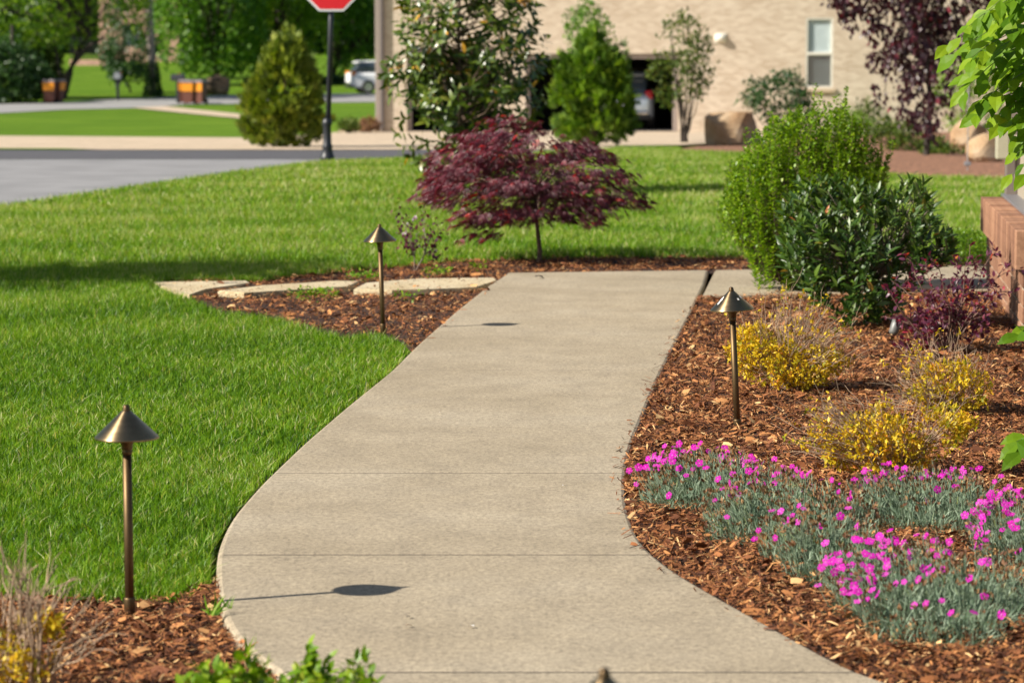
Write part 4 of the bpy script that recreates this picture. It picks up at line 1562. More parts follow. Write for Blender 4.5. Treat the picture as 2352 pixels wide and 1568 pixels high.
# ------------------------------------------------------------------ leafy branches, upper right
b = np.array((2.72, 12.4, -.03))
br = thing('beautyberry_shrub', 'bright green broad leaved shrub arching in from the right edge', 'shrub', b)
tips = [(2180, 105), (2200, 130), (2225, 62), (2240, 90), (2275, 22), (2300, 50), (2335, 0), (2215, 205), (2235, 180), (2245, 255), (2262, 225), (2300, 285), (2328, 400), (2340, 350), (2332, 290), (2345, 150), (2300, 110), (2322, 215), (2280, 150), (2350, 70), (2290, 60), (2345, 240), (2335, 320), (2360, 400), (2365, 320), (2265, 130), (2310, 170), (2255, 50), (2230, 130), (2270, 190), (2300, 265), (2320, 150), (2250, 100), (2290, 20), (2340, 110)]
low = [(2335, 745, 11.2), (2350, 770, 11.2), (2345, 1035, 9.9), (2330, 1015, 9.9)]
pos, fwd, up, paths = [], [], [], []
for i, tp in enumerate(tips + low):
    if len(tp) == 2:
        tip = dep(tp[0], tp[1], 12.2 + rng.uniform(-.35, .35))
        st = np.array((2.55 + rng.uniform(-.1, .2), 12.35, tip[2] + rng.uniform(.0, .35) - .1))
        bend = (0, 0, .09)
    else:
        tip = dep(*tp)
        st = b + np.array((0, 0, .02))
        bend = (0, 0, .03)
    c = curve(st, tip, bend, 14, .004)
    paths.append((c, .0045, .0012))
    Ltot = np.linalg.norm(tip - st)
    nn = max(5, int(Ltot / .052))
    for k in range(nn):
        f = 1 - k * .052 / Ltot
        if f < .15 or k > 5:
            break
        q = np.array([np.interp(f, np.linspace(0, 1, 14), c[:, a]) for a in range(3)])
        d = c[-1] - c[-4] if f > .75 else c[8] - c[5]
        d = d / np.linalg.norm(d)
        e1 = np.cross(d, [0, 0, 1.])
        e1 /= np.linalg.norm(e1)
        for s in (-1, 1):
            pos.append(q + rng.normal(0, .004, 3))
            fwd.append(e1 * s * rng.uniform(.5, .9) + d * rng.uniform(.5, .9) + np.array((0, rng.normal(0, .25), rng.uniform(-.75, .05))))
            up.append(np.array((-.3, -.75, .7)) + rng.normal(0, .35, 3))
paths.append((curve(b, (2.6, 12.4, 1.2), (.05, 0, 0), 8), .02, .012))
paths.append((curve((2.6, 12.4, 1.1), (2.45, 12.3, 2.4), (.05, 0, 0), 8), .012, .006))
V, T = tubes(paths, 6)
np_mesh('stems', V, T, M['green_stem'], br)
pos, fwd, up = map(np.array, (pos, fwd, up))
n = len(pos)
sz = rng.uniform(.08, .125, n)
cand = np.nonzero(pos[:, 0] < .1714 * pos[:, 1] + .08)[0]
keep = rng.permutation(cand)[:298]
lv = np.array([(0, 0, 0), (0, .25, .0), (0, .5, .01), (0, .75, -.03), (0, 1, -.12), (-.16, .18, .03), (-.27, .42, .05), (-.19, .70, .02), (.16, .18, .03), (.27, .42, .05), (.19, .70, .02)])
lf = np.array([(0, 1, 5), (1, 2, 6), (1, 6, 5), (2, 3, 7), (2, 7, 6), (3, 4, 7), (0, 8, 1), (1, 9, 2), (1, 8, 9), (2, 10, 3), (2, 9, 10), (3, 10, 4)])
leaf_parts('leaf', 'broad_leaf', lv, lf, pos[keep], fwd[keep], up[keep], sz[keep], M['bright_one'], br)

# ------------------------------------------------------------------ magnolia
b = np.array((-.52, 29.2, -.03))
mg = thing('magnolia_tree', 'glossy leaved young magnolia standing behind the burgundy maple', 'magnolia tree', b)
topo = [(880, 130), (915, 100), (925, -60), (980, -160), (1070, -220), (1170, -160), (1215, -20), (1245, 60), (1275, 95)]
boto = [(880, 150), (905, 260), (925, 380), (960, 405), (1000, 420), (1080, 440), (1150, 440), (1210, 380), (1235, 250), (1250, 120), (1275, 105)]
P, O = crown(640, topo, boto, 29.2, .72, .45, -.02, 2.2, 4)
paths = [([b, b + (0.02, 0, .8), b + (0, .03, 1.6), b + (.03, 0, 2.6)], .03, .01)]
pos, fwd, up = [], [], []
for i, (p, o) in enumerate(zip(P, O)):
    if i % 4 == 0:
        s = b + np.array((0, 0, np.clip(p[2] - b[2] - .3, .25, 2.3)))
        paths.append((curve(s, p, (0, 0, -.05), 6, .02), .008, .003))
    ax = o * .8 + np.array((0, 0, .45)) + rng.normal(0, .3, 3)
    ax /= np.linalg.norm(ax)
    e1 = np.cross(ax, [1, .2, .1])
    e1 /= np.linalg.norm(e1)
    e2 = np.cross(ax, e1)
    for k in range(6):
        a = k * 2.4 + i
        r = math.cos(a) * e1 + math.sin(a) * e2
        pos.append(p + ax * (k * .018 - .05))
        fwd.append(r + ax * (.1 + .12 * k))
        up.append(ax + rng.normal(0, .2, 3))
pos, fwd, up = map(np.array, (pos, fwd, up))
n = len(pos)
V, T = tubes(paths, 6)
np_mesh('trunk', V, T, M['bark'], mg)
split_leaves(mg, 'leaf', 'foliage', *leaf_t(.21, .05, .10), pos, fwd, up, rng.uniform(.08, .13, n), np.clip(rng.beta(2, 2.2, n) + (rng.uniform(0, 1, n) > .94) * .4, 0, 1), M['magnolia_one'], M['magnolia'])


# ------------------------------------------------------------------ conifers and other mid-distance plants
def spray_t():
    V, T = [], []
    for a, L in ((0, 1), (-.5, .8), (.5, .8), (-1.0, .55), (1.0, .55)):
        d = np.array((math.sin(a), math.cos(a), 0))
        s = np.array((math.cos(a), -math.sin(a), 0)) * .10
        k = len(V)
        V += [(0, 0, 0), d * L * .5 - s, d * L + np.array((0, 0, .1)), d * L * .5 + s]
        T += [(k, k + 2, k + 1), (k, k + 3, k + 2)]
    return np.array([np.array(v, float) for v in V]), np.array(T)


def conifer(base, Y, top, bot, depth, n, label, mat, size):
    q = dep(base[0], base[1], Y)
    b = np.array((q[0], Y, terr(Y) - .03))
    t = thing('arborvitae_shrub', label, 'evergreen shrub', b, 'arborvitae shrubs by the street')
    P, O = crown(n, top, bot, Y, depth, .55, .06, 2.4, int(Y))
    k = rng.choice(n, n // 14, replace=False)
    P[k] += (O[k] * (.8, .8, .3) + (0, 0, .5)) * rng.uniform(.05, .22, (len(k), 1))
    fwd = O * np.array((.9, .9, .3)) + np.array((0, 0, .8)) + rng.normal(0, .25, (n, 3))
    up = np.cross(fwd, unit(n))
    V, T, tt = scatter(*spray_t(), P, fwd, up, rng.uniform(.7, 1.5, n) * size, np.clip(rng.beta(2, 2, n), 0, 1))
    np_mesh('foliage', V, T, mat, t, tt)
    zt = max(dep(x, y, Y)[2] for x, y in top)
    V, T = tubes([([b, (b[0], Y, (b[2] + zt) / 2), (b[0], Y, zt - .15)], .05, .012)], 7)
    np_mesh('trunk', V, T, M['bark'], t)


conifer((655, 334), 49.2, [(557, 240), (580, 190), (600, 150), (620, 110), (640, 85), (660, 75), (690, 100), (720, 170), (735, 220), (750, 250)], [(557, 290), (575, 330), (620, 342), (690, 342), (735, 330), (750, 280)], .62, 2600, 'yellow green cone shaped evergreen on the street corner beside the stop sign', M['conifer'], .14)
conifer((1365, 332), 49.8, [(1268, 240), (1282, 180), (1294, 122), (1310, 128), (1335, 95), (1362, 55), (1380, 90), (1402, 112), (1418, 108), (1434, 140), (1444, 215), (1462, 290)], [(1268, 250), (1272, 290), (1290, 322), (1360, 338), (1425, 334), (1462, 305)], .6, 3000, 'bright green bushy evergreen standing before the open garage', M['conifer_green'], .14)


def shrub(name, label, cat, base, Y, top, bot, depth, n, mat, size, group=None, clump=.0, freq=2.0, stems=8, tmpl=None, barkm='bark', srad=.02, split=1.0, stemz=None):
    q = dep(base[0], base[1], Y)
    b = np.array((q[0], Y, terr(Y) - .04))
    t = thing(name, label, cat, b, group)
    n = int(n * 1.9)
    P, O = crown(n, top, bot, Y, depth, .5, clump, freq, int(base[0]))
    m = len(P)
    pos = np.repeat(P, 3, 0) + rng.normal(0, size * .6, (m * 3, 3))
    fwd = unit(m * 3) + np.repeat(O, 3, 0) * .6 + np.array((0, 0, .1))
    V, T, tt = scatter(*(tmpl or leaf_t(.26, .06, .1)), pos, fwd, np.tile([0, -.3, 1.], (m * 3, 1)) + rng.normal(0, .5, (m * 3, 3)), rng.uniform(.7, 1.3, m * 3) * size, np.clip(rng.beta(2, 2, m * 3), 0, 1))
    np_mesh('foliage', V, T, mat, t, tt)
    paths = []
    for i in range(stems):
        p = P[rng.integers(m)]
        paths.append((curve(b + rng.normal(0, .03, 3) * (1, 1, 0), p, (0, 0, .0), 7, srad * 1.2), srad, srad * .25))
    V, T = tubes(paths, 6)
    np_mesh('stems', V, T, M[barkm], t)
    return t


shrub('young_tree', 'thin grey leaved young tree rising just behind the bright bushy evergreen', 'young tree', (1350, 322), 54, [(1298, 40), (1330, 0), (1350, -15), (1375, 20), (1400, 60), (1408, 100)], [(1298, 60), (1310, 130), (1350, 160), (1390, 160), (1408, 115)], .35, 230, M['tree_green'], .08, stems=9, srad=.012, clump=.0, freq=3)
shrub('crape_myrtle', 'slender many stemmed young tree at the right end of the garage opening', 'young tree', (1573, 318), 54, [(1490, 180), (1510, 80), (1540, 40), (1570, 20), (1600, 50), (1630, 100), (1645, 140)], [(1490, 200), (1520, 235), (1560, 260), (1600, 240), (1625, 200), (1645, 150)], .45, 300, M['olive_leaf'], .085, stems=10, clump=.05, freq=2.4, barkm='bark_dark', srad=.022)
shrub('spiky_shrub', 'dark green loose shrub behind the squared boulder below the house window', 'shrub', (1790, 305), 53, [(1690, 215), (1725, 190), (1760, 185), (1800, 165), (1835, 160), (1860, 220), (1885, 250)], [(1690, 225), (1740, 270), (1790, 305), (1840, 300), (1885, 280)], .5, 320, M['tree_dark'], .085, stems=16, clump=.1, freq=2.4, srad=.01)
shrub('round_shrub', 'small rounded bright green shrub behind the holly tops', 'shrub', (1960, 315), 52, [(1925, 280), (1945, 258), (1975, 255), (2000, 280)], [(1925, 300), (1960, 318), (2000, 305)], .25, 200, M['bright'], .05)
shrub('straggly_shrub', 'olive straggly shrub in the far mulch below the purple tree', 'shrub', (2090, 355), 46, [(2005, 300), (2040, 275), (2080, 280), (2130, 310), (2170, 330)], [(2005, 310), (2050, 345), (2110, 375), (2170, 360)], .5, 360, M['olive_leaf'], .07, stems=14, clump=.1, freq=3, srad=.006)
shrub('straggly_shrub', 'low olive shrub in the far mulch nearest the boulders', 'shrub', (2185, 378), 43.5, [(2120, 345), (2160, 325), (2200, 335), (2240, 350)], [(2120, 360), (2170, 385), (2210, 385), (2240, 365)], .4, 260, M['olive_leaf'], .06, stems=12, clump=.1, freq=3, srad=.006)
shrub('yellow_shrub', 'faint grey green wispy shrub standing before the house wall', 'shrub', (2000, 300), 56, [(1960, 250), (1990, 225), (2020, 250), (2045, 280)], [(1960, 290), (2000, 300), (2045, 300)],   .35, 150, M['olive_leaf'], .065, stems=14, srad=.006)
shrub('green_tree', 'green leafy young tree behind the hanging purple foliage', 'tree', (2215, 320), 56, [(2150, 160), (2180, 120), (2220, 100), (2260, 110), (2300, 130)], [(2150, 290), (2200, 305), (2260, 300), (2300, 290)], .7, 420, M['bright'], .075, clump=.02)
shrub('corner_shrub', 'small reddish brown shrub at the foot of the house corner', 'shrub', (840, 297), 83, [(815, 287), (835, 278), (860, 277), (870, 285)], [(815, 294), (840, 297), (870, 296)], .5, 130, M['spent'], .09)
shrub('corner_shrub', 'small olive shrub left of the reddish one by the house corner', 'shrub', (800, 298), 80, [(778, 288), (795, 274), (810, 276), (825, 288)], [(778, 296), (800, 299), (825, 297)], .4, 110, M['olive_leaf'], .085)

# purple leaf tree with hanging branches
b = np.array((5.86, 42.3, terr(42) - .05))
pt_ = thing('purple_plum_tree', 'weeping purple leaved tree hanging down before the cream brick wall', 'plum tree', b)
topo = [(1895, -10), (1930, -150), (2000, -260), (2100, -300), (2200, -260), (2300, -150), (2340, -20)]
boto = [(1895, 12), (1940, 45), (1975, 95), (2000, 190), (2025, 235), (2060, 255), (2085, 290), (2115, 322), (2150, 322), (2172, 280), (2190, 160), (2215, 95), (2280, 60), (2340, 0)]
P, O = crown(1350, topo, boto, 42, .8, .3, .10, 2.6, 6, .4)
pos = np.repeat(P, 5, 0) + rng.normal(0, .055, (len(P) * 5, 3))
n = len(pos)
fwd = unit(n) * .7 + np.array((0, 0, -.9))
up = np.array((0, -.5, .4)) + unit(n) * .8
paths = [([b, b + (.05, 0, .8), b + (-.05, 0, 1.7), b + (-.3, 0, 2.9)], .05, .03)]
for p in P[::18]:
    s = b + np.array((-.3, 0, 2.9))
    paths.append((curve(s, p, (0, 0, .35), 8, .02), .010, .003))
V, T = tubes(paths, 6)
np_mesh('trunk', V, T, M['bark_dark'], pt_)
split_leaves(pt_, 'leaf', 'foliage', *leaf_t(.28, .06, .1), pos, fwd, up, rng.uniform(.07, .115, n), np.clip(rng.beta(2, 2, n) + (rng.uniform(0, 1, n) > .97) * .4, 0, 1), M['plum_one'], M['plum'])
# thin stake with a blue tag beside the boulders
p = at(2222, 388)
st = thing('plant_stake', 'thin grey stake in the far mulch beside the boulders', 'stake', p)
V, T = tubes([([p - (0, 0, .05), p + (0, 0, 1.2)], .007, .007)], 6)
np_mesh('rod', V, T, M['metal_grey'], st)
bm = bmesh.new()
box(bm, p + (0, -.01, .06), (.08, .02, .05), None, .008)
bm_obj('tag', bm, M['metal_grey'], st)


# boulders
def boulder(px, py, w, h, d, lab, seed, mat='boulder', sq=1.0, grp='boulders in the far mulch bed', rz=0.0):
    p = at(px, py)
    bm = bmesh.new()
    bmesh.ops.create_icosphere(bm, subdivisions=3, radius=1)
    cuts = [Vector((math.cos(a + seed), math.sin(a + seed), h_)).normalized() for a, h_ in ((.2, .3), (1.3, -.1), (2.6, .4), (3.7, .1), (4.9, .35), (5.6, 1.6), (1.9, 1.4))]
    for v in bm.verts:
        c = v.co.copy()
        m = max(abs(c.x), abs(c.y), abs(c.z))
        c = c.lerp(c / m * .85, .55 * sq)
        nn = noise.noise(c * 1.1 + Vector((seed, 0, 0))) * .22 + noise.noise(c * 3 + Vector((seed, 3, 0))) * .07
        c *= 1 + nn
        for q in cuts:
            d_ = c.dot(q) - .80
            if d_ > 0:
                c -= q * d_ * .9
        v.co = Vector((c.x * w / 2, c.y * d / 2, c.z * h / 2 + h * .38))
    o = bm_obj('boulder', bm, M[mat])
    o.location = p
    o.rotation_euler = (0, 0, rz)
    WL[o.name] = p
    tag(o, lab, 'boulder', grp)


boulder(1677, 331, 1.05, .70, .9, 'squared boulder with a pale sunlit side left of the dark green shrub', 1.3, 'boulder', 1.9, rz=R(52))
boulder(2225, 338, .62, .55, .6, 'rounded pale boulder behind the lower tan one near the siding corner', 4.1, sq=.4)
boulder(2262, 368, .55, .40, .5, 'low tan boulder in front of the rounded pale one', 7.7, sq=.4)

# ------------------------------------------------------------------ stop sign
b = at(752, 366)
YS = b[1]
ss = thing('stop_sign', 'red stop sign on a black post at the street corner', 'stop sign', b)
topz = dep(770, 5, YS)
sg = dep(761, -42, YS)
bm = bmesh.new()
lathe(bm, [(.095, -.05), (.095, .03), (.085, .05), (.075, .09), (.065, .14), (.07, .15), (.07, .17), (.055, .2), (.05, .42), (.058, .44), (.066, .46), (.066, .48), (.05, .51), (.04, .53)], 20)
bm_obj('post_base', bm, M['post_black'], ss, True, True)
dx = sg[0] - b[0]
bm = bmesh.new()
lathe(bm, [(.034, .5), (.034, 2.6)], 16)
for v in bm.verts:
    v.co.x += dx * (v.co.z / 2.1)
bm_obj('post', bm, M['post_black'], ss, True, True)


def octagon(name, R_, y, th, mat):
    bm = bmesh.new()
    f = [bm.verts.new((R_ * math.cos(R(22.5 + 45 * k)), y, R_ * math.sin(R(22.5 + 45 * k)))) for k in range(8)]
    bk = [bm.verts.new((v.co.x, y + th, v.co.z)) for v in f]
    bm.faces.new(f)
    bm.faces.new(bk[::-1])
    for i in range(8):
        bm.faces.new((f[i], f[(i + 1) % 8], bk[(i + 1) % 8], bk[i]))
    bmesh.ops.translate(bm, verts=bm.verts, vec=Vector(sg - b) + Vector((0, -.06, 0)))
    return bm_obj(name, bm, mat, ss, False, True)


RO = .38 / math.cos(R(22.5))
sgp = octagon('sign_border', RO, 0, .006, M['sign_white'])
bmo = octagon('sign_face', RO - .028, -.003, .002, M['sign_red'])
bmo.parent = sgp

# ------------------------------------------------------------------ far brick house with garage
YB = 86.0
ZB = terr(YB)
px2x = lambda p: dep(p, 300, YB)[0]
px2z = lambda p: dep(1200, p, YB)[2]
HX0, HX1 = px2x(878), 19.0
GL = (px2x(935), px2x(1165), ZB, px2z(107))
GR = (px2x(1207), px2x(1557), ZB, px2z(124))
WN = (px2x(1849), px2x(1912), px2z(203), px2z(41))
hb = thing('brick_house', 'cream brick house with an open garage across the street', 'house', (HX0, YB, ZB))


def holed_wall(x0, x1, z0, z1, holes, y, deep):
    bm = bmesh.new()
    xs = sorted({x0, x1, *[h[0] for h in holes], *[h[1] for h in holes]})
    zs = sorted({z0, z1, *[h[2] for h in holes], *[h[3] for h in holes]})
    for a, b_ in zip(xs, xs[1:]):
        for c, d in zip(zs, zs[1:]):
            mx, mz = (a + b_) / 2, (c + d) / 2
            if any(h[0] < mx < h[1] and h[2] < mz < h[3] for h in holes):
                continue
            bm.faces.new([bm.verts.new(p) for p in ((a, y, c), (b_, y, c), (b_, y, d), (a, y, d))])
    for h in holes:
        for p, q in (((h[0], h[2]), (h[0], h[3])), ((h[1], h[3]), (h[1], h[2])), ((h[0], h[3]), (h[1], h[3])), ((h[1], h[2]), (h[0], h[2]))):
            bm.faces.new([bm.verts.new(v) for v in ((p[0], y, p[1]), (q[0], y, q[1]), (q[0], y + deep, q[1]), (p[0], y + deep, p[1]))])
    bmesh.ops.remove_doubles(bm, verts=bm.verts, dist=.0005)
    return bm


WT = ZB + 5.6
bm_obj('wall', holed_wall(HX0, HX1, ZB - .3, WT, [GL, GR, WN], YB, .22), M['cream_brick'], hb)
for q in (((HX0, YB), (HX0, YB + 11)), ((HX1, YB), (HX1, YB + 11)), ((HX0, YB + 11), (HX1, YB + 11))):
    bm = bmesh.new()
    bm.faces.new([bm.verts.new(v) for v in ((*q[0], ZB - .3), (*q[1], ZB - .3), (*q[1], WT), (*q[0], WT))])
    bm_obj('side_wall', bm, M['cream_brick'], hb)
bm = bmesh.new()
xm0, xm1, ym = HX0 + 5.5, HX1 - 5.5, YB + 5.5
e = .5
r4 = [bm.verts.new(v) for v in ((HX0 - e, YB - e, WT), (HX1 + e, YB - e, WT), (HX1 + e, YB + 11 + e, WT), (HX0 - e, YB + 11 + e, WT))]
rd = [bm.verts.new(v) for v in ((xm0, ym, WT + 3.2), (xm1, ym, WT + 3.2))]
bm.faces.new((r4[0], r4[1], rd[1], rd[0]))
bm.faces.new((r4[2], r4[3], rd[0], rd[1]))
bm.faces.new((r4[1], r4[2], rd[1]))
bm.faces.new((r4[3], r4[0], rd[0]))
bm.faces.new(r4[::-1])
bm_obj('roof', bm, M['roof'], hb)
# garage rooms
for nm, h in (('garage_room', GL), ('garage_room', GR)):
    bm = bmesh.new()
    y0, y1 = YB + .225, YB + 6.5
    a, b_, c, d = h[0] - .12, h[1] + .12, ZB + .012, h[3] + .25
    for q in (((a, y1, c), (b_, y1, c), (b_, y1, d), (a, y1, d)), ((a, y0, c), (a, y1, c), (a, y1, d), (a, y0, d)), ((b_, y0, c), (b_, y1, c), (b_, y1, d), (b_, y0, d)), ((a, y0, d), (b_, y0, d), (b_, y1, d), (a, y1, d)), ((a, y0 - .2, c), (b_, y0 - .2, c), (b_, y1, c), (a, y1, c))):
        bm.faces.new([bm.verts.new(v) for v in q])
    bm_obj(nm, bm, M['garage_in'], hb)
    bm = bmesh.new()
    w = .14
    box(bm, (h[0] + w / 2, YB + .12, (h[2] + h[3]) / 2), (w, .12, h[3] - h[2]), None, .01)
    box(bm, (h[1] - w / 2, YB + .12, (h[2] + h[3]) / 2), (w, .12, h[3] - h[2]), None, .01)
    box(bm, ((h[0] + h[1]) / 2, YB + .118, h[3] - w / 2), (h[1] - h[0] - 2 * w, .118, w), None, .01)
    bm_obj('garage_frame', bm, M['taupe'], hb)
# brick pier splitting the left opening, shelf inside the right one
bm = bmesh.new()
box(bm, (px2x(1158), YB + .13, (ZB + GL[3]) / 2), (px2x(1186) - px2x(1152), .22, GL[3] - ZB), None, .01)
bm_obj('garage_pillar', bm, M['cream_brick'], hb)
bm = bmesh.new()
box(bm, (px2x(1455), YB + 5.9, px2z(172)), (2.2, .4, .22), None, .02)
bm_obj('garage_shelf', bm, M['taupe'], hb)
# downpipe and corner board
bm = bmesh.new()
box(bm, (px2x(871), YB - .02, (ZB + WT) / 2), (.20, .16, WT - ZB), None, .02)
bm_obj('corner_board', bm, M['taupe'], hb)
bm = bmesh.new()
box(bm, (px2x(878.5), YB - .07, (ZB + WT) / 2), (.10, .10, WT - ZB - .1), None, .02)
bm_obj('downpipe', bm, M['trim_dark'], hb)
# window
wx, wz = (WN[0] + WN[1]) / 2, (WN[2] + WN[3]) / 2
ww, wh = WN[1] - WN[0], WN[3] - WN[2]
bm = bmesh.new()
fw = .06
yy = YB + .05
box(bm, (WN[0] + fw / 2, yy, wz), (fw, .09, wh), None, .008)
box(bm, (WN[1] - fw / 2, yy, wz), (fw, .09, wh), None, .008)
box(bm, (wx, yy, WN[3] - fw / 2), (ww - 2 * fw, .088, fw), None, .008)
box(bm, (wx, yy, WN[2] + fw / 2), (ww - 2 * fw, .088, fw), None, .008)
box(bm, (wx, yy - .01, wz - .02), (ww - 2 * fw, .08, .085), None, .008)
wf = bm_obj('window', bm, M['frame_white'], hb)
for z0, z1, m in ((wz + .03, WN[3] - fw, .02), (WN[2] + fw, wz - .06, -.01)):
    bm = bmesh.new()
    bm.faces.new([bm.verts.new(v) for v in ((WN[0] + fw, yy + m, z0), (WN[1] - fw, yy + m, z0), (WN[1] - fw, yy + m, z1), (WN[0] + fw, yy + m, z1))])
    bm_obj('pane', bm, M['pane'], wf)
bm = bmesh.new()
z = WN[2] + fw + .02
while z < WN[3] - fw:
    box(bm, (wx, yy + .045, z), (ww - .13, .010, .040), Matrix.Rotation(R(-30), 3, 'X'))
    z += .046
bl = bm_obj('blind_slats', bm, M['blind'], wf)
bl['kind'] = 'stuff'
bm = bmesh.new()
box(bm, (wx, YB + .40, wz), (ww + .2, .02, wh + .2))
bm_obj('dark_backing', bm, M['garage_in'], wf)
bm = bmesh.new()
box(bm, (wx, YB - .01, WN[2] - .06), (ww + .16, .14, .11), None, .012)
bm_obj('window_sill', bm, M['walk'], hb)
# insect screen darkens the lower sash
bm = bmesh.new()
n_m = 26
for k in range(n_m):
    zz = WN[2] + fw + (wz - .06 - WN[2] - fw) * (k + .5) / n_m
    box(bm, (wx, yy - .018, zz), (ww - 2 * fw, .004, .012))
for k in range(14):
    xx = WN[0] + fw + (ww - 2 * fw) * (k + .5) / 14
    box(bm, (xx, yy - .022, (WN[2] + fw + wz - .06) / 2), (.012, .003, wz - .06 - WN[2] - fw))
sc_ = bm_obj('insect_screen', bm, M['trim_dark'], wf)
sc_['kind'] = 'stuff'
# vent hood
vp = dep(1655, 88, YB)
vh = thing('vent_hood', 'white dryer vent hood on the cream brick wall', 'vent', vp)
bm = bmesh.new()
bmesh.ops.create_uvsphere(bm, u_segments=16, v_segments=10, radius=.17, matrix=Matrix.Translation(Vector(vp) + Vector((0, -.02, .0))) @ Matrix.Diagonal((1.05, .9, .75, 1)))
bm_obj('hood', bm, M['frame_white'], vh, True)
bm = bmesh.new()
box(bm, vp + (0, -.015, 0), (.32, .03, .28), None, .01)
bm_obj('plate', bm, M['frame_white'], vh)


# ------------------------------------------------------------------ cars
def make_car(name, label, cat, loc, rotz, paint, grp=None):
    t = thing(name, label, cat, (0, 0, 0), grp)

    def ring(y, hw, zb, zt, rr=.14):
        pts = []
        for cx, cz, a0 in ((hw - rr, zt - rr, 0), (-(hw - rr), zt - rr, 90), (-(hw - rr), zb + rr, 180), (hw - rr, zb + rr, 270)):
            for k in range(4):
                a = R(a0 + k * 30)
                pts.append((cx + rr * math.cos(a), y, cz + rr * math.sin(a)))
        return pts
    bm = bmesh.new()
    loft(bm, [ring(-2.28, .72, .42, .98), ring(-2.22, .84, .34, 1.04), ring(-1.9, .92, .28, 1.08), ring(-.6, .93, .24, 1.06), ring(.8, .93, .24, 1.03), ring(1.5, .92, .26, .98), ring(2.0, .88, .28, .90), ring(2.26, .78, .34, .80), ring(2.34, .66, .40, .70)])
    body = bm_obj('body', bm, paint, t, True, True)
    bm = bmesh.new()
    loft(bm, [ring(-2.08, .66, .98, 1.12, .05), ring(-1.78, .72, .98, 1.56, .1), ring(-1.3, .74, .98, 1.63, .1), ring(.1, .74, .98, 1.63, .1), ring(.75, .70, .98, 1.34, .08), ring(1.15, .68, .96, 1.06, .03)])
    bm_obj('cabin_glass', bm, M['glass'], t, True, True)
    bm = bmesh.new()
    loft(bm, [ring(-1.95, .62, 1.55, 1.60, .02), ring(-1.7, .72, 1.57, 1.66, .04), ring(-.6, .74, 1.60, 1.69, .04), ring(.3, .70, 1.56, 1.65, .04)])
    bm_obj('roof', bm, paint, t, True, True)
    for s in (-1, 1):
        bm = bmesh.new()
        box(bm, (s * .76, -2.14, 1.02), (.22, .24, .26), None, .05)
        bm_obj('taillight', bm, M['lamp_red'] if paint != M['car_white'] else M['lamp_orange'], t, True, True)
        bm = bmesh.new()
        box(bm, (s * .7, 2.18, .72), (.3, .2, .14), None, .04)
        bm_obj('headlight', bm, M['frame_white'], t, True, True)
        bm = bmesh.new()
        box(bm, (s * 1.0, .75, 1.08), (.16, .1, .13), None, .03)
        bm_obj('mirror', bm, paint, t, True, True)
        for yw in (-1.4, 1.42):
            bm = bmesh.new()
            lathe(bm, [(.2, -.11), (.32, -.11), (.345, -.08), (.345, .08), (.32, .11), (.2, .11)], 24)
            bmesh.ops.transform(bm, matrix=Matrix.Translation((s * .84, yw, .345)) @ Matrix.Rotation(R(90), 4, 'Y'), verts=bm.verts)
            w = bm_obj('tyre', bm, M['rubber'], t, True, True)
            bm = bmesh.new()
            lathe(bm, [(.05, -.118), (.21, -.115), (.22, .115), (.05, .118)], 20)
            bmesh.ops.transform(bm, matrix=Matrix.Translation((s * .84, yw, .345)) @ Matrix.Rotation(R(90), 4, 'Y'), verts=bm.verts)
            bm_obj('rim', bm, M['chrome'], w, False, True)
    bm = bmesh.new()
    box(bm, (0, -2.27, .50), (1.5, .16, .14), None, .04)
    bm_obj('bumper', bm, M['chrome'], t, True, True)
    bm = bmesh.new()
    box(bm, (0, -2.30, .80), (.34, .03, .14), None, .008)
    bm_obj('licence_plate', bm, M['sign_white'], t, False, True)
    bm = bmesh.new()
    box(bm, (0, -2.2, .36), (1.66, .2, .14), None, .04)
    bm_obj('lower_valance', bm, M['rubber'], t, True, True)
    t.location = tuple(float(c) for c in loc)
    t.rotation_euler = (0, 0, rotz)
    return t


make_car('parked_car', 'silver grey car parked inside the open garage', 'car', (dep(1425, 300, 88.6)[0], 89.0, ZB + .014), 0, M['silver'])
vpos = at(900, 213)
make_car('parked_car', 'white car on the far driveway partly hidden by the house corner', 'car', (dep(899, 206, vpos[1])[0], vpos[1], vpos[2] - .03), R(-76), M['car_white'])


# ------------------------------------------------------------------ bins, mailboxes, pole
def make_bin():
    t = thing('trash_bin', 'x', 'bin', (0, 0, 0), 'brown bins put out at the far road')
    bm = bmesh.new()
    rr = lambda hw, hd, z: [(-hw, -hd, z), (hw, -hd, z), (hw, hd, z), (-hw, hd, z)]
    loft(bm, [rr(.21, .23, .08), rr(.24, .27, .5), rr(.28, .33, 1.0)])
    bm_obj('body', bm, M['bin_brown'], t, False, True)
    bm = bmesh.new()
    loft(bm, [rr(.30, .36, 1.005), rr(.30, .36, 1.05), rr(.22, .26, 1.12)])
    bm_obj('lid', bm, M['bin_lid'], t, False, True)
    bm = bmesh.new()
    loft(bm, [[(-.25, -.305, .60), (.25, -.305, .60), (.25, -.29, .60), (-.25, -.29, .60)], [(-.275, -.342, .97), (.275, -.342, .97), (.275, -.31, .97), (-.275, -.31, .97)]])
    bm_obj('front_panel', bm, M['bin_orange'], t, False, True)
    for s in (-1, 1):
        bm = bmesh.new()
        lathe(bm, [(.03, -.03), (.12, -.03), (.12, .03), (.03, .03)], 14)
        bmesh.ops.transform(bm, matrix=Matrix.Translation((s * .22, .24, .12)) @ Matrix.Rotation(R(90), 4, 'Y'), verts=bm.verts)
        bm_obj('wheel', bm, M['rubber'], t, True, True)
    bm = bmesh.new()
    box(bm, (0, .36, 1.0), (.44, .04, .04), None, .01)
    bm_obj('handle', bm, M['rubber'], t, False, True)
    return t


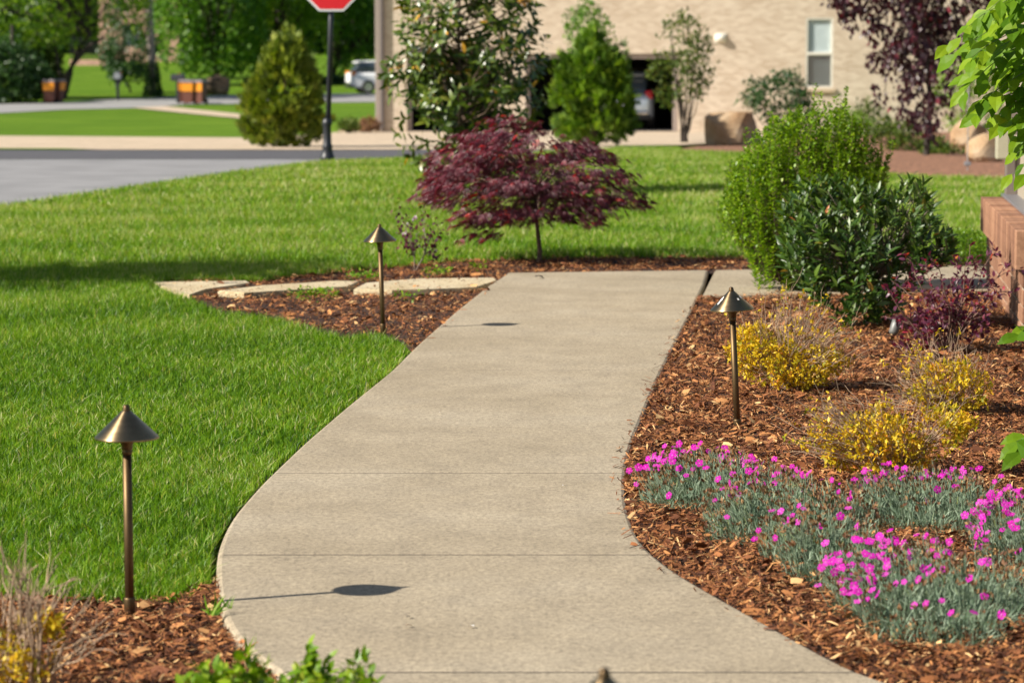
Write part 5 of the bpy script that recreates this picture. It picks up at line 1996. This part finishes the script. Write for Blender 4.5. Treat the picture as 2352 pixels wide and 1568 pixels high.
bn = make_bin()
bins = [(115, 236, -.1, 'brown bin with an orange front panel at the far left, beside the leaning trunk'),
        (131, 235, 1.25, 'brown bin turned sideways beside the leaning trunk, its orange front hidden'),
        (419, 237.5, .1, 'leftmost brown bin with an orange panel in the group of three'),
        (434, 238, -.15, 'middle brown bin with an orange panel in the group of three'),
        (459, 238, -.35, 'rightmost brown bin with an orange panel in the group of three')]
for i, (x, y, rz, lab) in enumerate(bins):
    o = bn if i == 0 else copy_tree(bn)
    p = at(x, y)
    if i == 2:
        p[1] += .7
    o.location = tuple(p - (0, 0, .04))
    o.rotation_euler = (0, 0, rz)
    o['label'] = lab


def mailbox(px, py, hw, lab, rot, grey):
    p = at(px, py)
    t = thing('mailbox', lab, 'mailbox', p, 'mailboxes along the far road', rot)
    bm = bmesh.new()
    box(bm, (0, 0, .5), (.14, .14, 1.1), None, .01)
    box(bm, (.10, 0, .82), (.10, .10, .5), Matrix.Rotation(R(28), 3, 'Y'), .01)
    bm_obj('post', bm, M['post_black'], t, False, True)
    bm = bmesh.new()
    pr = [(-.16, 1.0), (.16, 1.0), (.16, 1.17)] + [(.16 * math.cos(R(a)), 1.17 + .15 * math.sin(R(a))) for a in (30, 60, 90, 120, 150)] + [(-.16, 1.17)]
    loft(bm, [[(x, -.3, z) for x, z in pr], [(x, .3, z) for x, z in pr]])
    bm_obj('box', bm, grey, t, False, True)
    bm = bmesh.new()
    loft(bm, [[(x * .96, -.318, z) for x, z in pr], [(x * .96, -.302, z) for x, z in pr]])
    bm_obj('door', bm, grey, t, False, True)
    bm = bmesh.new()
    box(bm, (.175, .0, 1.25), (.012, .06, .2), None, .003)
    bm_obj('flag', bm, M['sign_red'], t, False, True)


mailbox(271, 229, .3, 'pale fronted mailbox on a forked black post by the far road', 0, M['metal_grey'])
mailbox(409, 235, .3, 'black mailbox seen side on just left of the three bins', R(80), M['post_black'])
p = at(352, 221)
up_ = thing('utility_pole', 'weathered grey wooden utility pole with ivy round its foot', 'utility pole', p)
q = dep(342, 0, p[1])
bm = bmesh.new()
lathe(bm, [(.19, -.3), (.18, 3), (.15, 9.5)], 16)
for v in bm.verts:
    v.co.x += (q[0] - p[0]) * v.co.z / (q[2] - p[2])
bm_obj('pole', bm, M['wood_pole'], up_, True, True)
bm = bmesh.new()
box(bm, (-.25, -.2, 8.6), (2.2, .12, .14), None, .01)
bm_obj('crossarm', bm, M['wood_pole'], up_, False, True)
iv = thing('ivy_plant', 'dark green ivy climbing the foot of the utility pole', 'ivy', p)
n = 1300
a, zz = rng.uniform(0, 6.28, n), rng.beta(1, 1.4, n) * 1.75
rr = .20 + .22 * np.exp(-zz * 1.3) * rng.uniform(.4, 1.3, n) + rng.uniform(0, .1, n)
pos = np.stack([p[0] + np.cos(a) * rr - zz * .03, p[1] + np.sin(a) * rr, p[2] + zz], 1)
fwd = np.stack([np.cos(a), np.sin(a), -.5 + 0 * a], 1) + rng.normal(0, .5, (n, 3))
V, T, t = scatter(*leaf_t(.42, .05, .1), pos, fwd, np.tile([0, 0, 1.], (n, 1)) + rng.normal(0, .4, (n, 3)), rng.uniform(.08, .16, n), rng.uniform(0, 1, n))
np_mesh('foliage', V, T, M['tree_dark'], iv, t)
boulder(500, 216, 1.5, 1.15, 1.0, 'dark boulder with a tan sunlit slope beside a tree trunk across the far road', 11.2, 'boulder_dark', .5, None)


# ------------------------------------------------------------------ distant trees and pink house
def tree(name, label, Y, trunk_px, outline, depth, n, mat, size, group=None, tr=.22, clump=.05, freq=.55, extra=()):
    top, bot = outline
    n = int(n * 1.6)
    size = size * 1.15
    P0 = dep(trunk_px[0][0], trunk_px[0][1], Y)
    b = np.array((P0[0], Y, terr(Y) - .05))
    t = thing(name, label, 'tree', b, group)
    pts = [b] + [dep(x, y, Y) for x, y in trunk_px[1:]]
    last = pts[-1]
    pts.append(last + np.array((0, 0, 2.5)))
    paths = [(pts, tr, tr * .6)]
    P, O = crown(n, top, bot, Y, depth, .55, clump, freq, int(Y * 3 + trunk_px[0][0]))
    for p in P[::max(1, n // 26)]:
        paths.append((curve(last, p, (0, 0, .2), 6, .08), tr * .3, .03))
    for e in extra:
        paths.append(([dep(x, y, Y) for x, y in e], tr * .6, tr * .3))
    V, T = tubes(paths, 8)
    np_mesh('trunk', V, T, M['bark_dark'], t)
    m = len(P)
    pos = np.repeat(P, 4, 0) + rng.normal(0, size * .9, (m * 4, 3))
    fwd = unit(m * 4) + np.repeat(O, 4, 0) * .5 + np.array((0, 0, -.15))
    V, T, tt = scatter(*dia_t(.40, .12), pos, fwd, np.tile([0, -.5, 1.], (m * 4, 1)) + rng.normal(0, .5, (m * 4, 3)), rng.uniform(.6, 1.25, m * 4) * size, np.clip(rng.beta(2, 2, m * 4), 0, 1))
    np_mesh('crown', V, T, mat, t, tt)
    return t


tree('leaning_tree', 'tree with a dark leaning trunk beside the left pair of bins', 146, [(142, 226), (158, 170), (178, 120), (205, 80)], ([(-220, 0), (-120, -220), (60, -330), (230, -260), (320, -60), (335, 20)], [(-220, 60), (-60, 100), (60, 105), (130, 115), (200, 95), (225, 60), (290, 75), (335, 95)]), 4.0, 1700, M['tree_lime'], .22, extra=[[(150, 200), (135, 160), (128, 110)], [(165, 150), (200, 110), (240, 85)]])
tree('evergreen_tree', 'dark green evergreen at the far left edge of the photo', 141, [(30, 234), (30, 180)], ([(-110, 140), (-60, 90), (0, 80), (40, 95), (80, 130), (112, 180)], [(-110, 230), (0, 238), (60, 238), (112, 225)]), 1.6, 900, M['tree_dark'], .18, tr=.12, clump=.0)
tree('evergreen_tree', 'olive green evergreen behind the left pair of bins', 147, [(85, 228), (85, 190)], ([(35, 130), (60, 95), (95, 90), (125, 125), (140, 160)], [(35, 210), (85, 222), (140, 190)]), 1.4, 500, M['olive_leaf'], .2, tr=.1, clump=.0)
tree('small_tree', 'small weeping tree right behind the pale mailbox', 156, [(300, 218), (296, 195), (285, 180)], ([(235, 100), (255, 60), (280, 70), (305, 80), (335, 120)], [(235, 125), (250, 165), (265, 190), (300, 188), (335, 170)]), 1.2, 300, M['tree_dark'], .17, tr=.06, clump=.1, freq=1)
tree('slender_tree', 'slender dark green tree standing close behind the utility pole', 178, [(352, 205), (350, 160), (345, 110)], ([(250, 30), (280, -120), (320, -200), (370, -120), (400, 30)], [(250, 60), (280, 85), (300, 100), (345, 140), (370, 170), (400, 150)]), 2.0, 620, M['tree_dark'], .22, tr=.1)
tree('spreading_tree', 'broad green tree with a dark trunk behind the three bins', 168, [(498, 206), (497, 180), (500, 150)], ([(362, 0), (400, -240), (480, -300), (560, -240), (600, -20)], [(362, 60), (380, 150), (430, 172), (480, 165), (540, 172), (600, 150)]), 3.4, 1900, M['tree_green'], .24, tr=.24)
tree('leafy_tree', 'yellow green tree directly behind the cone shaped evergreen', 172, [(640, 200), (640, 160), (640, 120)], ([(540, 0), (580, -220), (660, -280), (730, -220), (770, 0)], [(540, 110), (600, 165), (680, 170), (730, 150), (770, 120)]), 3.4, 1500, M['tree_lime'], .24)
tree('leafy_tree', 'bright green tree between the stop sign post and the house corner', 176, [(760, 200), (762, 180), (770, 150)], ([(740, 20), (770, -200), (830, -240), (900, -180), (930, 0)], [(740, 120), (780, 170), (810, 158), (850, 150), (890, 165), (930, 160)]), 3.0, 1500, M['tree_green'], .22)
for i in range(9):
    cx = -260 + i * 150
    Y = 238 + (i % 3) * 12
    gy = 150
    tree('background_tree', 'dense dark tree closing the view beyond the far lawns', Y, [(cx, gy), (cx, 100), (cx, 60)], ([(cx - 120, 60), (cx - 90, -150), (cx, -320), (cx + 90, -150), (cx + 120, 60)], [(cx - 120, 110), (cx - 60, 145), (cx, 130), (cx + 60, 148), (cx + 120, 105)]), 4.5, 1250, M['tree_dark'], .55, 'dense dark trees closing the view', tr=.3, clump=-.2, freq=.3)
# low hedge
b = at(800, 192)
hd = thing('clipped_hedge', 'low dark hedge between the stop sign post and the white car', 'hedge', b)
P, O = crown(700, [(560, 183), (640, 181), (750, 178), (830, 178), (870, 180)], [(560, 194), (640, 194), (750, 192), (830, 190), (870, 190)], b[1], .5, .3)
V, T, t = scatter(*leaf_t(.35, .05, .1), np.repeat(P, 4, 0) + rng.normal(0, .12, (2800, 3)), unit(2800), unit(2800), rng.uniform(.12, .2, 2800), rng.uniform(0, .6, 2800))
np_mesh('foliage', V, T, M['tree_dark'], hd, t)

# pink house far behind
Yp = 214
x0, x1 = dep(226, 100, Yp)[0], dep(345, 100, Yp)[0]
zb = terr(Yp)
ph = thing('pink_house', 'pale pink brick house half hidden by the trees at the far left', 'house', (x0, Yp, zb))
gx0, gx1 = x0 + 1.7, x0 + 2.9
bm_obj('wall', holed_wall(x0, x1 + 2, zb - .5, zb + 5.5, [(gx0, gx1, zb + 1.0, zb + 2.6)], Yp, .2), M['pink_wall'], ph)
bm = bmesh.new()
box(bm, ((gx0 + gx1) / 2, Yp + .15, zb + 1.8), (1.2, .06, 1.6))
w = bm_obj('window', bm, M['frame_white'], ph)
bm = bmesh.new()
box(bm, ((gx0 + gx1) / 2, Yp + .11, zb + 1.8), (1.04, .03, 1.44))
bm_obj('pane', bm, M['glass'], w)
for X in (x0, x1 + 2):
    bm = bmesh.new()
    bm.faces.new([bm.verts.new(v) for v in ((X, Yp, zb - .5), (X, Yp + 9, zb - .5), (X, Yp + 9, zb + 5.5), (X, Yp, zb + 5.5))])
    bm_obj('side_wall', bm, M['pink_wall'], ph)
bm = bmesh.new()
r4 = [bm.verts.new(v) for v in ((x0 - .5, Yp - .5, zb + 5.5), (x1 + 2.5, Yp - .5, zb + 5.5), (x1 + 2.5, Yp + 9.5, zb + 5.5), (x0 - .5, Yp + 9.5, zb + 5.5))]
rd = [bm.verts.new(v) for v in ((x0 + 1.5, Yp + 4.5, zb + 8), (x1 + .5, Yp + 4.5, zb + 8))]
for f in ((r4[0], r4[1], rd[1], rd[0]), (r4[2], r4[3], rd[0], rd[1]), (r4[1], r4[2], rd[1]), (r4[3], r4[0], rd[0])):
    bm.faces.new(f)
bm_obj('roof', bm, M['roof'], ph)
# garden wall with iron fence
Yf = 206
fa, fb = dep(160, 160, Yf)[0], dep(262, 160, Yf)[0]
fz = terr(Yf)
fe = thing('iron_fence', 'dark iron fence on a low pinkish wall in front of the far pink house', 'fence', (fa, Yf, fz))
bm = bmesh.new()
box(bm, ((fa + fb) / 2, Yf, fz + .12), (fb - fa, .25, .42), None, .02)
bm_obj('low_wall', bm, M['pink_wall'], fe)
bm = bmesh.new()
box(bm, ((fa + fb) / 2, Yf, fz + 1.8), (fb - fa, .05, .06))
box(bm, ((fa + fb) / 2, Yf, fz + .55), (fb - fa, .05, .06))
bm_obj('rail', bm, M['post_black'], fe)
bm = bmesh.new()
box(bm, (0, 0, .75), (.035, .035, 1.55))
pk = bpy.data.meshes.new('picket')
bm.to_mesh(pk)
bm.free()
pk.materials.append(M['post_black'])
k = 0
X = fa + .05
while X < fb:
    o = bpy.data.objects.new('picket', pk)
    o.location = (X - fa, -.03, .33)
    o.parent = fe
    col.objects.link(o)
    X += .14

# a tree just outside the left edge throws its shade across the lawn
b = np.array((-7.3, 17.6, -.05))
tt_ = thing('lawn_tree', 'young lawn tree standing just outside the left edge', 'tree', b)
V, T = tubes([([b, b + (0, 0, 1.0), b + (.05, 0, 2.2), b + (0, 0, 3.6)], .06, .02)], 8)
np_mesh('trunk', V, T, M['bark'], tt_)
P = np.stack([rng.normal(0, .40, 1700), rng.normal(0, .42, 1700), rng.uniform(1.7, 4.3, 1700)], 1) + b
V, T, t = scatter(*leaf_t(.3, .06, .1), np.repeat(P, 3, 0) + rng.normal(0, .06, (5100, 3)), unit(5100), unit(5100), rng.uniform(.09, .15, 5100), rng.uniform(0, 1, 5100))
np_mesh('crown', V, T, M['tree_green'], tt_, t)

print('objects', len(bpy.data.objects), 'tris', sum(len(o.data.polygons) for o in bpy.data.objects if o.type == 'MESH'))
